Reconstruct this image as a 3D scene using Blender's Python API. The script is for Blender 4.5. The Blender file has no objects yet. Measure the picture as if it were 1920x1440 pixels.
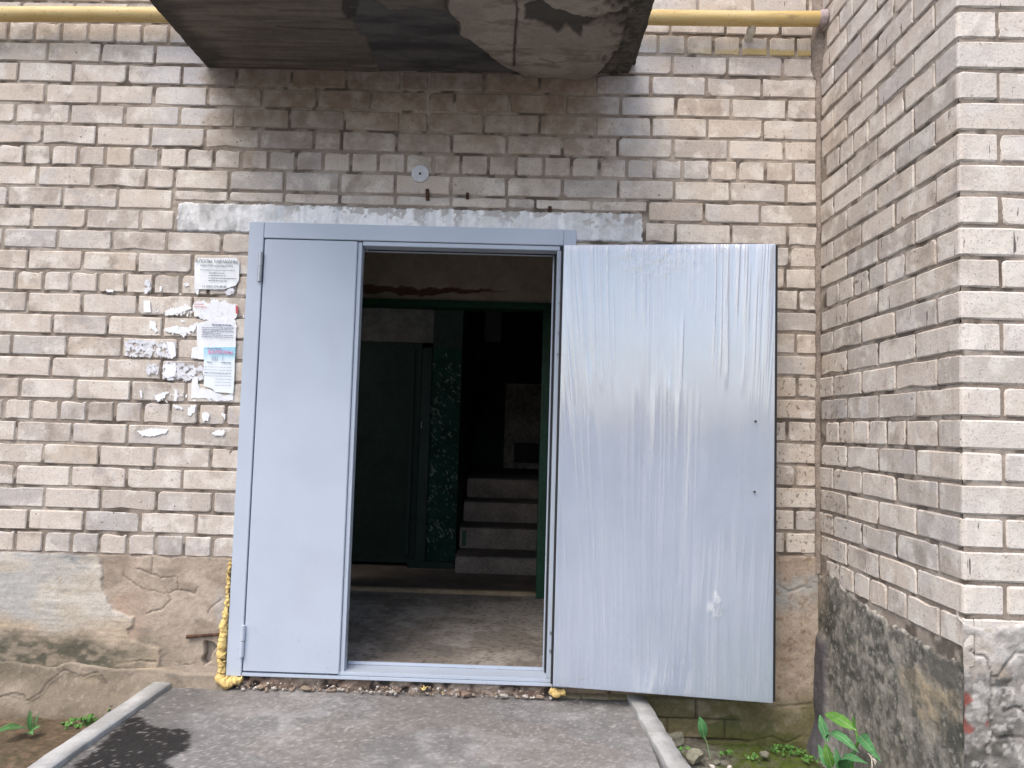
import bpy, bmesh, math, random
import numpy as np
from mathutils import Matrix, Vector
R = math.radians
sc = bpy.context.scene
COL = sc.collection

# ------------------------------------------------------------------ camera
F_PX = 1338.965
CAM = np.array([2.3975, -3.2879, 1.2120])
RM = np.array([[0.99949236, -0.01506692, -0.02807156],
               [0.01328111, 0.99794083, -0.06275126],
               [0.02895922, 0.06234658, 0.99763434]])     # columns: right, forward, up
cam_d = bpy.data.cameras.new('camera'); cam = bpy.data.objects.new('camera', cam_d); COL.objects.link(cam)
cam_d.sensor_width = 36.0; cam_d.lens = F_PX / 1920 * 36.0
cam_d.clip_start = 0.05; cam_d.clip_end = 2000
_m = Matrix.Identity(4)
for _i in range(3):
    _m[_i][0] = RM[_i, 0]; _m[_i][1] = RM[_i, 2]; _m[_i][2] = -RM[_i, 1]; _m[_i][3] = CAM[_i]
cam.matrix_world = _m
sc.camera = cam
sc.render.resolution_x = 1024; sc.render.resolution_y = 768

# ------------------------------------------------------------------ sky, sun, exposure
SUN_EL, SUN_AZ = 58.0, 150.0       # azimuth of the light: from behind the camera, a little to the left
world = bpy.data.worlds.new('World'); sc.world = world; world.use_nodes = True
wn = world.node_tree.nodes; wl = world.node_tree.links
bg = wn['Background']
sky = wn.new('ShaderNodeTexSky'); sky.sky_type = 'NISHITA'; sky.sun_disc = False
sky.sun_elevation = R(SUN_EL); sky.sun_rotation = R(212)
sky.air_density = 1.0; sky.dust_density = 4.0; sky.ozone_density = 1.0; sky.altitude = 100
wl.new(sky.outputs[0], bg.inputs[0]); bg.inputs[1].default_value = 0.13
sun_d = bpy.data.lights.new('sun', 'SUN'); sun = bpy.data.objects.new('sun', sun_d); COL.objects.link(sun)
sun_d.energy = 0.85; sun_d.angle = R(40); sun_d.color = (1.0, 0.95, 0.88)
_dir = Vector((math.sin(R(212)) * math.cos(R(SUN_EL)), math.cos(R(212)) * math.cos(R(SUN_EL)), math.sin(R(SUN_EL))))
sun.rotation_euler = _dir.to_track_quat('Z', 'Y').to_euler(); sun.location = (0, -6, 8)
vs = sc.view_settings
vs.view_transform = 'Standard'; vs.look = 'None'; vs.exposure = 1.15; vs.gamma = 1.0; vs.use_curve_mapping = False
sc.render.engine = 'CYCLES'

# ------------------------------------------------------------------ pixel (of the 1920x1440 photograph) -> point on a plane
def _ray(px, py): return RM @ np.array([(px - 960) / F_PX, 1.0, (720 - py) / F_PX])
def onY(px, py, Y=0.0):
    d = _ray(px, py); return CAM + (Y - CAM[1]) / d[1] * d
def onX(px, py, X):
    d = _ray(px, py); return CAM + (X - CAM[0]) / d[0] * d
def onZ(px, py, Z):
    d = _ray(px, py); return CAM + (Z - CAM[2]) / d[2] * d

# ------------------------------------------------------------------ numpy noise
_rng = np.random.RandomState(7)
_PERM = _rng.permutation(4096)
_VAL = _rng.rand(4096)
def vnoise(x, y, s=0):
    x = np.asarray(x, float) + s * 17.31; y = np.asarray(y, float) + s * 9.77
    xi = np.floor(x).astype(int); yi = np.floor(y).astype(int)
    fx = x - xi; fy = y - yi
    fx = fx * fx * fx * (fx * (fx * 6 - 15) + 10); fy = fy * fy * fy * (fy * (fy * 6 - 15) + 10)
    def h(a, b): return _VAL[_PERM[(_PERM[a & 4095] + b) & 4095]]
    return (h(xi, yi) * (1 - fx) + h(xi + 1, yi) * fx) * (1 - fy) + (h(xi, yi + 1) * (1 - fx) + h(xi + 1, yi + 1) * fx) * fy
def fbm(x, y, o=4, s=0, g=.55):
    t = 0; a = 1; n = 0
    for k in range(o):
        t = t + a * vnoise(x * 2 ** k, y * 2 ** k, s + k * 3); n += a; a *= g
    return t / n
def sstep(a, b, x):
    t = np.clip((x - a) / (b - a), 0, 1); return t * t * (3 - 2 * t)
def mixc(c, d, t):
    t = np.asarray(t)[..., None]; return c * (1 - t) + np.asarray(d, float) * t
def pdist(x, y, pts):
    """distance to an open polyline"""
    best = np.full(np.shape(x), 1e9)
    for (ax, ay), (bx, by) in zip(pts[:-1], pts[1:]):
        dx, dy = bx - ax, by - ay; L = dx * dx + dy * dy + 1e-12
        t = np.clip(((x - ax) * dx + (y - ay) * dy) / L, 0, 1)
        best = np.minimum(best, np.hypot(x - ax - t * dx, y - ay - t * dy))
    return best
def inpoly(x, y, pts):
    r = np.zeros(np.shape(x), bool); n = len(pts); j = n - 1
    for i in range(n):
        xi, yi = pts[i]; xj, yj = pts[j]
        c = ((yi > y) != (yj > y)) & (x < (xj - xi) * (y - yi) / ((yj - yi) if abs(yj - yi) > 1e-9 else 1e-9) + xi)
        r ^= c; j = i
    return r
def sdpoly(x, y, pts):
    """signed distance, positive inside"""
    d = pdist(x, y, list(pts) + [pts[0]]); return np.where(inpoly(x, y, pts), d, -d)

# ------------------------------------------------------------------ object helpers
WL = {}
def wloc(o): return WL.get(o.name, Vector((0, 0, 0)))
def link(name, mesh, mat=None, parent=None, loc=None, rot=None):
    o = bpy.data.objects.new(name, mesh); COL.objects.link(o)
    if mat is not None and mesh is not None and len(mesh.materials) == 0: mesh.materials.append(mat)
    L = Vector(loc) if loc is not None else Vector((0, 0, 0))
    if parent is not None:
        o.parent = parent; o.location = L - wloc(parent)
    else:
        o.location = L
    if rot is not None: o.rotation_euler = rot
    WL[o.name] = L
    return o
def tag(o, label=None, cat=None, group=None, kind=None):
    if label: o['label'] = label
    if cat: o['category'] = cat
    if group: o['group'] = group
    if kind: o['kind'] = kind
    return o
def thing(name, label, cat, loc=(0, 0, 0), group=None):
    return tag(link(name, None, loc=loc), label, cat, group)
def base_origin(o):
    """a thing that is one mesh: put its origin at the middle of its base"""
    m = o.data; n = len(m.vertices); a = np.empty(n * 3, np.float32); m.vertices.foreach_get('co', a); a = a.reshape(-1, 3)
    b = np.array([(a[:, 0].min() + a[:, 0].max()) / 2, (a[:, 1].min() + a[:, 1].max()) / 2, a[:, 2].min()])
    m.vertices.foreach_set('co', (a - b).astype(np.float32).ravel()); o.location = Vector(b) + o.location; WL[o.name] = o.location.copy()
    return o
def mesh_np(name, V, F, smooth=False, col=None):
    """V (n,3), F (m,k) all the same k"""
    m = bpy.data.meshes.new(name); V = np.asarray(V, np.float32); F = np.asarray(F, np.int32)
    m.vertices.add(len(V)); m.vertices.foreach_set('co', V.ravel())
    k = F.shape[1]
    m.loops.add(F.size); m.loops.foreach_set('vertex_index', F.ravel())
    m.polygons.add(len(F)); m.polygons.foreach_set('loop_start', np.arange(0, F.size, k, dtype=np.int32))
    m.polygons.foreach_set('loop_total', np.full(len(F), k, np.int32))
    if smooth: m.polygons.foreach_set('use_smooth', np.ones(len(F), bool))
    m.update(calc_edges=True)
    if col is not None:
        a = m.color_attributes.new('col', 'FLOAT_COLOR', 'POINT')
        c = np.ones((len(V), 4), np.float32); c[:, :3] = col; a.data.foreach_set('color', c.ravel())
    return m
def grid_faces(nu, nv, flip=False):
    i = np.arange(nu - 1)[:, None] * nv + np.arange(nv - 1)[None, :]
    f = np.stack([i, i + nv, i + nv + 1, i + 1], -1).reshape(-1, 4)
    return f[:, ::-1] if flip else f
def relief(name, us, vs_, origin, U, V, N, fn, smooth=True):
    """sheet over axes U, V; fn(u,v) -> (proud distance along N, rgb)"""
    u, v = np.meshgrid(us, vs_, indexing='ij')
    d, c = fn(u, v)
    P = np.asarray(origin, float) + u[..., None] * np.asarray(U, float) + v[..., None] * np.asarray(V, float) + np.asarray(d)[..., None] * np.asarray(N, float)
    flip = np.dot(np.cross(U, V), N) < 0
    return mesh_np(name, P.reshape(-1, 3), grid_faces(len(us), len(vs_), flip), smooth, np.clip(c, 0, 1).reshape(-1, 3))
def span(a, b, step): return np.linspace(a, b, max(2, int(round((b - a) / step)) + 1))
class MB:
    """collects boxes / tubes / polygons into one mesh"""
    def __init__(s): s.v = []; s.f = []
    def box(s, x0, x1, y0, y1, z0, z1, M=None):
        n = len(s.v)
        for z in (z0, z1):
            for x, y in ((x0, y0), (x1, y0), (x1, y1), (x0, y1)):
                p = Vector((x, y, z)); s.v.append(tuple(M @ p if M else p))
        for q in ((3, 2, 1, 0), (4, 5, 6, 7), (0, 1, 5, 4), (1, 2, 6, 5), (2, 3, 7, 6), (3, 0, 4, 7)): s.f.append(tuple(n + i for i in q))
        return s
    def tube(s, pts, rad, seg=12, cap=True):
        pts = [Vector(p) for p in pts]; n0 = len(s.v); K = len(pts)
        rr = rad if hasattr(rad, '__len__') else [rad] * K
        up = Vector((0, 0, 1))
        for i, p in enumerate(pts):
            t = (pts[min(i + 1, K - 1)] - pts[max(i - 1, 0)]).normalized()
            a = t.cross(up if abs(t.z) < .9 else Vector((1, 0, 0))).normalized(); b = a.cross(t)
            for k in range(seg):
                an = 2 * math.pi * k / seg; s.v.append(tuple(p + (a * math.cos(an) + b * math.sin(an)) * rr[i]))
        for i in range(K - 1):
            for k in range(seg):
                q = (k + 1) % seg; s.f.append((n0 + i * seg + k, n0 + i * seg + q, n0 + (i + 1) * seg + q, n0 + (i + 1) * seg + k))
        if cap:
            s.f.append(tuple(n0 + k for k in range(seg))[::-1]); s.f.append(tuple(n0 + (K - 1) * seg + k for k in range(seg)))
        return s
    def plate(s, pts, y0, y1):
        """xz outline given anticlockwise as seen from -y, between y0 (front) and y1"""
        n = len(s.v); K = len(pts)
        for x, z in pts: s.v.append((x, y0, z))
        for x, z in pts: s.v.append((x, y1, z))
        s.f.append(tuple(range(n, n + K))); s.f.append(tuple(range(n + 2 * K - 1, n + K - 1, -1)))
        for i in range(K):
            j = (i + 1) % K; s.f.append((n + i, n + K + i, n + K + j, n + j))
        return s
    def mesh(s, name, smooth=False, bevel=0):
        m = bpy.data.meshes.new(name); m.from_pydata(s.v, [], s.f)
        if bevel:
            bm = bmesh.new(); bm.from_mesh(m)
            bmesh.ops.bevel(bm, geom=[e for e in bm.edges if e.calc_face_angle(0) > .6], offset=bevel, segments=2, affect='EDGES', clamp_overlap=True)
            bm.to_mesh(m); bm.free()
        if smooth:
            for p in m.polygons: p.use_smooth = True
            m.set_sharp_from_angle(angle=R(50))
        m.update(); return m
def build(mb, name, mat, parent=None, smooth=False, bevel=0):
    o = link(name, mb.mesh(name, smooth, bevel), mat, parent)
    if parent is None: base_origin(o)
    return o

# ------------------------------------------------------------------ materials
class NT:
    def __init__(s, name):
        s.m = bpy.data.materials.new(name); s.m.use_nodes = True; s.t = s.m.node_tree; s.b = s.t.nodes['Principled BSDF']
    def n(s, typ, **kw):
        o = s.t.nodes.new(typ)
        for k, v in kw.items():
            if k.startswith('i_'):
                key = k[2:]; key = int(key) if key.isdigit() else key
                s.set(o.inputs[key], v)
            else: setattr(o, k, v)
        return o
    def set(s, inp, v):
        if hasattr(v, 'is_linked') or isinstance(v, bpy.types.NodeSocket): s.t.links.new(v, inp)
        else: inp.default_value = v
    def math(s, op, a, b=0.0, c=None, clamp=False):
        o = s.n('ShaderNodeMath', operation=op, use_clamp=clamp); s.set(o.inputs[0], a); s.set(o.inputs[1], b)
        if c is not None: s.set(o.inputs[2], c)
        return o.outputs[0]
    def mix(s, a, b, f, mode='MIX'):
        o = s.n('ShaderNodeMix', data_type='RGBA', blend_type=mode); s.set(o.inputs[0], f); s.set(o.inputs[6], a); s.set(o.inputs[7], b); return o.outputs[2]
    def noise(s, vec, scale, detail=4, rough=.55, dist=0):
        o = s.n('ShaderNodeTexNoise', i_Scale=scale, i_Detail=detail, i_Roughness=rough, i_Distortion=dist); s.set(o.inputs['Vector'], vec); return o.outputs[0]
    def ramp(s, f, a, b, smooth=True):
        o = s.n('ShaderNodeMapRange', interpolation_type='SMOOTHSTEP' if smooth else 'LINEAR'); s.set(o.inputs[0], f); s.set(o.inputs[1], a); s.set(o.inputs[2], b); return o.outputs[0]
    def scale(s, vec, sx, sy, sz):
        o = s.n('ShaderNodeVectorMath', operation='MULTIPLY'); s.set(o.inputs[0], vec); o.inputs[1].default_value = (sx, sy, sz); return o.outputs[0]
    def add(s, a, b):
        o = s.n('ShaderNodeVectorMath', operation='ADD'); s.set(o.inputs[0], a); s.set(o.inputs[1], b); return o.outputs[0]
    def bump(s, h, dist=.002, strength=.6):
        o = s.n('ShaderNodeBump', i_Strength=strength, i_Distance=dist); s.set(o.inputs['Height'], h); s.t.links.new(o.outputs[0], s.b.inputs['Normal'])
    def base(s, c, rough=.85, metal=0, spec=.3):
        s.set(s.b.inputs['Base Color'], c); s.set(s.b.inputs['Roughness'], rough); s.b.inputs['Metallic'].default_value = metal; s.b.inputs['Specular IOR Level'].default_value = spec
def C3(r, g, b): return (r, g, b, 1.0)
def vc_mat(name, rough=.9, grain=120, var=.35, bump=.002, speck=None, spec=.25):
    """colour comes from the sheet's own colour attribute, broken up by fine noise"""
    t = NT(name); a = t.n('ShaderNodeVertexColor', layer_name='col'); g = t.n('ShaderNodeNewGeometry').outputs['Position']
    n1 = t.noise(g, grain, 5, .65); n2 = t.noise(g, grain * .22, 4, .6)
    f = t.math('ADD', t.math('MULTIPLY', t.ramp(n1, .25, .75), .6), t.math('MULTIPLY', t.ramp(n2, .25, .75), .4))
    k = t.math('ADD', t.math('MULTIPLY', f, var), 1 - var * .5)
    mul = t.n('ShaderNodeVectorMath', operation='SCALE'); t.set(mul.inputs[0], a.outputs[0]); t.set(mul.inputs['Scale'], k)
    c = mul.outputs[0]
    if speck:
        n3 = t.noise(g, speck[0], 2, .5); c = t.mix(c, speck[1], t.math('MULTIPLY', t.ramp(n3, speck[2], speck[2] + .04), speck[3]))
    t.base(c, rough, 0, spec); t.bump(t.math('ADD', n1, t.math('MULTIPLY', n2, 1.5)), bump, .7)
    return t.m
def flat_mat(name, c, rough=.6, metal=0, spec=.4, grain=60, var=.12, bump=.0004):
    t = NT(name); g = t.n('ShaderNodeNewGeometry').outputs['Position']
    n1 = t.noise(g, grain, 4, .6); n2 = t.noise(g, grain * .12, 3, .5)
    f = t.math('MULTIPLY', t.math('ADD', n1, n2), .5)
    dark = (c[0] * (1 - var), c[1] * (1 - var), c[2] * (1 - var), 1); light = (min(1, c[0] * (1 + var)), min(1, c[1] * (1 + var)), min(1, c[2] * (1 + var)), 1)
    t.base(t.mix(dark, light, t.ramp(f, .3, .7)), rough, metal, spec)
    if bump: t.bump(n1, bump, .5)
    return t.m

def brick_material():
    t = NT('silicate_brick')
    g = t.n('ShaderNodeNewGeometry').outputs['Position']
    rnd = t.n('ShaderNodeObjectInfo').outputs['Random']
    off = t.n('ShaderNodeCombineXYZ'); t.set(off.inputs[0], t.math('MULTIPLY', rnd, 37)); t.set(off.inputs[1], t.math('MULTIPLY', rnd, 91)); t.set(off.inputs[2], t.math('MULTIPLY', rnd, 53))
    p = t.add(g, off.outputs[0])
    cr = t.n('ShaderNodeValToRGB'); t.set(cr.inputs[0], t.math('FRACT', t.math('MULTIPLY', rnd, 7.13)))
    e = cr.color_ramp; e.interpolation = 'LINEAR'
    stops = [(0, (.54, .465, .395)), (.15, (.60, .535, .465)), (.3, (.44, .39, .345)), (.45, (.64, .58, .515)), (.6, (.54, .46, .38)), (.75, (.45, .415, .385)), (.88, (.61, .545, .48)), (1, (.51, .45, .395))]
    e.elements[0].position = 0; e.elements[0].color = C3(*stops[0][1]); e.elements[1].position = 1; e.elements[1].color = C3(*stops[-1][1])
    for s_, c_ in stops[1:-1]:
        q = e.elements.new(s_); q.color = C3(*c_)
    c = cr.outputs[0]
    # cloudy soiling, each brick its own
    soil = t.noise(p, 7, 4, .6); c = t.mix(c, C3(.27, .225, .19), t.math('MULTIPLY', t.ramp(soil, .50, .72), .7))
    pale = t.noise(t.add(p, (5., 3., 8.)), 11, 4, .6); c = t.mix(c, C3(.72, .675, .615), t.math('MULTIPLY', t.ramp(pale, .48, .66), .7))
    grey = t.noise(t.add(p, (15., 13., 8.)), 5, 3, .6); c = t.mix(c, C3(.46, .44, .44), t.math('MULTIPLY', t.ramp(grey, .52, .7), .5))
    # washed-down vertical streaks
    stv = t.noise(t.scale(g, 42, 42, 2.2), 1, 3, .6); c = t.mix(c, C3(.37, .32, .28), t.math('MULTIPLY', t.ramp(stv, .56, .74), .38))
    stw = t.noise(t.scale(t.add(g, (3., 1., 7.)), 55, 55, 3.0), 1, 3, .6); c = t.mix(c, C3(.66, .62, .57), t.math('MULTIPLY', t.ramp(stw, .60, .76), .35))
    # horizontal wipe marks from the press
    sth = t.noise(t.scale(p, 9, 9, 120), 1, 3, .6); c = t.mix(c, C3(.38, .33, .28), t.math('MULTIPLY', t.ramp(sth, .58, .75), .22))
    sep = t.n('ShaderNodeSeparateXYZ'); t.set(sep.inputs[0], g); X, Y, Z = sep.outputs
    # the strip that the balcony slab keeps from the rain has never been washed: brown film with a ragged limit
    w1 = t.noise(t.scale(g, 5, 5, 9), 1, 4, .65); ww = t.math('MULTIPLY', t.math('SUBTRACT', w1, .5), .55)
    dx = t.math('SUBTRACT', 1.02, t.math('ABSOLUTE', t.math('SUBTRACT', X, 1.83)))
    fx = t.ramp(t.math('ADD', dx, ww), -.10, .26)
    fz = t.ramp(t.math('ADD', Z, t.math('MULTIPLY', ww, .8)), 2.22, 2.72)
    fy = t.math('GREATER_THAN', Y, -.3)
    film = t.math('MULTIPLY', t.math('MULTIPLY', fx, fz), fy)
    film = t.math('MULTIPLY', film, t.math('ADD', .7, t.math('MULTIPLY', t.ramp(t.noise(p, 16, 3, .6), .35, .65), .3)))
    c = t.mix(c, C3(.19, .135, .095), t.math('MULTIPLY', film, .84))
    # bluish-white wash at the edge of the sheltered strip
    edge = t.math('MULTIPLY', t.math('MULTIPLY', t.ramp(t.math('ADD', dx, ww), -.28, -.05), t.math('SUBTRACT', 1, t.ramp(t.math('ADD', dx, ww), -.02, .14))), t.math('MULTIPLY', fy, t.ramp(Z, 2.35, 2.7)))
    c = t.mix(c, C3(.56, .57, .60), t.math('MULTIPLY', edge, .5))
    # bricks on the outer face of the bay mixed towards a paler tone
    c = t.mix(c, C3(.70, .655, .60), t.math('MULTIPLY', t.math('LESS_THAN', Y, -1.052), .42))
    # brown splashes low down in the right-hand strip and black drips on the bay flank
    spl = t.noise(g, 48, 2, .5)
    low = t.math('MULTIPLY', t.math('MULTIPLY', t.math('GREATER_THAN', X, 3.2), t.math('LESS_THAN', Z, 1.55)), fy)
    c = t.mix(c, C3(.20, .14, .11), t.math('MULTIPLY', t.math('MULTIPLY', t.ramp(spl, .60, .66), low), .75))
    drp = t.noise(t.scale(g, 70, 70, 9), 1, 2, .5)
    c = t.mix(c, C3(.06, .05, .045), t.math('MULTIPLY', t.math('MULTIPLY', t.ramp(drp, .70, .74), t.math('GREATER_THAN', X, 3.3)), .85))
    # yellow paint spilt on the bricks under the pipe
    yp = t.math('MULTIPLY', t.math('MULTIPLY', t.ramp(t.math('ADD', Z, t.math('MULTIPLY', ww, .05)), 3.000, 3.012), t.math('SUBTRACT', 1, t.ramp(t.math('ADD', Z, t.math('MULTIPLY', ww, .10)), 3.030, 3.046))), t.math('MULTIPLY', t.math('MULTIPLY', t.math('GREATER_THAN', X, 2.85), t.math('LESS_THAN', X, 3.748)), fy))
    c = t.mix(c, C3(.50, .37, .12), t.math('MULTIPLY', t.math('MULTIPLY', yp, t.ramp(X, 3.0, 3.5)), .8))
    # pits
    vo = t.n('ShaderNodeTexVoronoi', i_Scale=26.); t.set(vo.inputs['Vector'], p)
    pn = t.noise(p, 6, 2, .5)
    pit = t.math('MULTIPLY', t.math('LESS_THAN', vo.outputs['Distance'], t.math('MULTIPLY', t.ramp(pn, .46, .80), .15)), .8)
    c = t.mix(c, C3(.13, .105, .085), pit)
    fine = t.noise(p, 150, 4, .7); c = t.mix(c, t.mix(c, C3(.18, .15, .125), .6), t.ramp(fine, .53, .70))
    med = t.noise(t.add(p, (2., 9., 4.)), 62, 3, .6); c = t.mix(c, C3(.24, .195, .16), t.math('MULTIPLY', t.ramp(med, .64, .72), .65))
    t.base(c, .92, 0, .2)
    h = t.math('ADD', t.math('MULTIPLY', fine, .5), t.math('ADD', t.noise(p, 38, 4, .6), t.math('MULTIPLY', pit, -1.2)))
    t.bump(h, .0035, .75)
    return t.m

M = {}
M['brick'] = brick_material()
M['mortar'] = vc_mat('mortar', .97, 150, .5, .003)
M['plaster'] = vc_mat('old_render', .95, 130, .4, .003)
M['mossy'] = vc_mat('mossy_render', .95, 110, .55, .004)
M['asphalt'] = vc_mat('asphalt', .9, 190, .6, .003, (260, C3(.42, .41, .40), .68, .4))
M['soil'] = vc_mat('soil', .97, 110, .6, .006)
M['curb'] = vc_mat('kerb_concrete', .92, 160, .35, .002)
M['concrete'] = vc_mat('slab_concrete', .9, 110, .35, .002)
M['lintel'] = vc_mat('limewashed_concrete', .9, 140, .3, .0015)
M['floor'] = vc_mat('vestibule_concrete', .93, 120, .35, .002)
def steel_paint():
    t = NT('grey_powder_coat'); g = t.n('ShaderNodeNewGeometry').outputs['Position']
    n = t.noise(g, 3, 3, .5); n2 = t.noise(g, 420, 2, .5); n3 = t.noise(t.scale(g, 9, 9, 60), 1, 4, .7)
    c = t.mix(C3(.44, .50, .585), C3(.475, .535, .625), t.ramp(n, .3, .7))
    scuff = t.math('MULTIPLY', t.ramp(n3, .70, .78), t.ramp(t.noise(g, 2.2, 2, .5), .55, .7))
    c = t.mix(c, C3(.28, .29, .32), t.math('MULTIPLY', scuff, .5))
    sz = t.n('ShaderNodeSeparateXYZ'); t.set(sz.inputs[0], g); spl = t.math('MULTIPLY', t.ramp(t.noise(g, 34, 4, .7), .56, .72), t.math('SUBTRACT', 1, t.ramp(sz.outputs[2], .08, .45)))
    c = t.mix(c, C3(.33, .31, .28), t.math('MULTIPLY', spl, .40)); smu = t.ramp(t.noise(t.scale(g, 2.2, 2.2, 1.1), 1, 5, .65), .56, .72); c = t.mix(c, C3(.40, .44, .50), t.math('MULTIPLY', smu, .35))
    t.base(c, t.math('ADD', .36, t.math('MULTIPLY', n, .12)), 0, .5); t.bump(t.math('ADD', n2, t.math('MULTIPLY', t.noise(g, 5, 2, .5), 6)), .0004, .35)
    return t.m
M['steel'] = steel_paint()
M['steel_dark'] = flat_mat('rubber_seal', (.02, .02, .022), .7)
M['zinc'] = flat_mat('bare_hinge_steel', (.42, .43, .45), .42, .8, .5, 200, .2)
M['rust'] = flat_mat('rusty_iron', (.085, .045, .03), .9, 0, .2, 160, .6, .002)
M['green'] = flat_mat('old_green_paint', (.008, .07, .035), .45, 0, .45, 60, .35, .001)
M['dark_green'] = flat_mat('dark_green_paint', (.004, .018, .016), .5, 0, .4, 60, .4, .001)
M['yellow_pipe'] = None
def pipe_paint():
    t = NT('yellow_gas_pipe_paint'); g = t.n('ShaderNodeNewGeometry'); p = g.outputs['Position']
    sep = t.n('ShaderNodeSeparateXYZ'); t.set(sep.inputs[0], p)
    n = t.noise(t.scale(p, 3, 20, 20), 1, 4, .65); n2 = t.noise(p, 90, 3, .6)
    c = t.mix(C3(.54, .38, .14), C3(.62, .47, .22), t.ramp(n, .35, .65))
    c = t.mix(c, C3(.22, .14, .06), t.math('MULTIPLY', t.ramp(n2, .60, .72), .7))
    c = t.mix(c, C3(.26, .19, .10), t.math('MULTIPLY', t.ramp(t.noise(t.scale(p, 8, 30, 30), 1, 4, .7), .58, .72), .55))
    t.base(c, .5, 0, .4); t.bump(n2, .001, .4); return t.m
M['yellow_pipe'] = pipe_paint()
M['foam'] = flat_mat('yellow_mounting_foam', (.68, .50, .20), .8, 0, .2, 110, .25, .004)
M['paper'] = flat_mat('white_paper', (.78, .80, .82), .8, 0, .2, 40, .06, .0004)
M['paper_grey'] = flat_mat('weathered_paper', (.66, .67, .71), .85, 0, .2, 60, .18, .0008)
def holed(m, scale, thr):
    t = m.node_tree; b = t.nodes['Principled BSDF']; g = t.nodes.new('ShaderNodeNewGeometry'); n = t.nodes.new('ShaderNodeTexNoise'); n.inputs['Scale'].default_value = scale; n.inputs['Detail'].default_value = 5; n.inputs['Roughness'].default_value = .7
    k = t.nodes.new('ShaderNodeMath'); k.operation = 'GREATER_THAN'; k.inputs[1].default_value = thr; t.links.new(g.outputs['Position'], n.inputs['Vector']); t.links.new(n.outputs[0], k.inputs[0]); t.links.new(k.outputs[0], b.inputs['Alpha'])
holed(M['paper_grey'], 42, .475)
M['ink'] = flat_mat('grey_green_ink', (.16, .20, .21), .8)
M['ink_blue'] = flat_mat('blue_grey_ink', (.20, .24, .36), .8)
M['ink_pink'] = flat_mat('pink_ink', (.72, .25, .45), .8)
M['ink_red'] = flat_mat('red_ink', (.55, .10, .12), .8)
M['plastic_white'] = flat_mat('dusty_white_plastic', (.56, .57, .60), .6, 0, .3, 120, .12)
M['weed'] = None
def leaf_mat(name, a, b):
    t = NT(name); p = t.n('ShaderNodeTexCoord').outputs['Object']; n = t.noise(p, 60, 3, .6); n2 = t.noise(p, 14, 2, .5)
    c = t.mix(C3(*a), C3(*b), t.ramp(t.math('MULTIPLY', t.math('ADD', n, n2), .5), .35, .65))
    t.base(c, .62, 0, .25); t.b.inputs['Subsurface Weight'].default_value = 0.0; t.bump(n, .001, .4); return t.m
M['weed'] = leaf_mat('sow_thistle_leaf', (.045, .15, .055), (.09, .25, .09))
M['weed_young'] = leaf_mat('young_leaf', (.07, .19, .035), (.13, .28, .05))
M['vein'] = leaf_mat('leaf_rib', (.22, .36, .18), (.30, .42, .24))
M['clover'] = leaf_mat('ground_herb', (.05, .13, .03), (.12, .26, .06))
M['plantain'] = leaf_mat('plantain_leaf', (.05, .14, .04), (.09, .21, .07))
M['dry'] = leaf_mat('dry_grass', (.45, .40, .30), (.60, .56, .46))
M['wood'] = flat_mat('worn_threshold_wood', (.36, .28, .19), .85, 0, .2, 60, .3, .001)

# ================================================================== the brickwork
J0, PITCH = 3.0, .1008                 # height of joint 0 and the course pitch
XC, YB = 3.7554, -1.0609               # the inner corner and the front face of the bay
def zj(j): return J0 - PITCH * j
rb = random.Random(11)
def brick_mesh(w, h, seed, depth=.05):
    """front face towards -y, rounded worn arrises, centre of the face at the origin; ~58 triangles"""
    r = random.Random(seed)
    def corner(): return r.choice((.003, .004, .005, .006, .008, .011)) if r.random() < .92 else .017
    cr = [min(corner(), h * .25, w * .25) for _ in range(4)]
    hw, hh = w / 2, h / 2; j = lambda a=.0016: r.uniform(-a, a)
    P = []
    for (sx, sz), c_, order in zip(((-1, -1), (1, -1), (1, 1), (-1, 1)), cr, (0, 1, 0, 1)):
        arc = [(sx * hw, sz * (hh - c_)), (sx * (hw - c_ * .3), sz * (hh - c_ * .3)), (sx * (hw - c_), sz * hh)]
        if order: arc = arc[::-1]
        P += [(x + j(.0012), z + j(.0012)) for x, z in arc]
        if sx == -1 and sz == -1: P += [(-hw * .33 + j(.02), -hh + j(.002)), (hw * .33 + j(.02), -hh + j(.002))]
        if sx == 1 and sz == 1: P += [(hw * .33 + j(.02), hh + j(.002)), (-hw * .33 + j(.02), hh + j(.002))]
    if r.random() < .3:                 # a knocked-off bit along an edge
        k = r.choice((3, 4, 11, 12)); P[k] = (P[k][0], P[k][1] * (1 - r.uniform(.06, .18)))
    n = len(P); v = []; ins = .004
    for x, z in P: v.append((x - math.copysign(min(ins, abs(x)), x), j(.0008), z - math.copysign(min(ins, abs(z)), z)))
    for x, z in P: v.append((x, .0045, z))
    for x, z in P: v.append((x, depth, z))
    f = [tuple(range(n))]
    for ring in (0, n):
        for i in range(n):
            k = (i + 1) % n; f.append((ring + i, ring + n + i, ring + n + k, ring + k))
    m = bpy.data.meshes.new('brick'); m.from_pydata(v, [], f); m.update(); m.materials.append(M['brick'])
    return m
_cache = {}
def brick_var(w, h):
    key = (round(w / .004), round(h / .004)); common = key in ((62, 22), (30, 22), (62, 23), (30, 23))
    k = key + (rb.randrange(16 if common else 3),)
    if k not in _cache: _cache[k] = brick_mesh(key[0] * .004, key[1] * .004, hash(k) & 0xffff)
    return _cache[k]
JT = .0128
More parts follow.
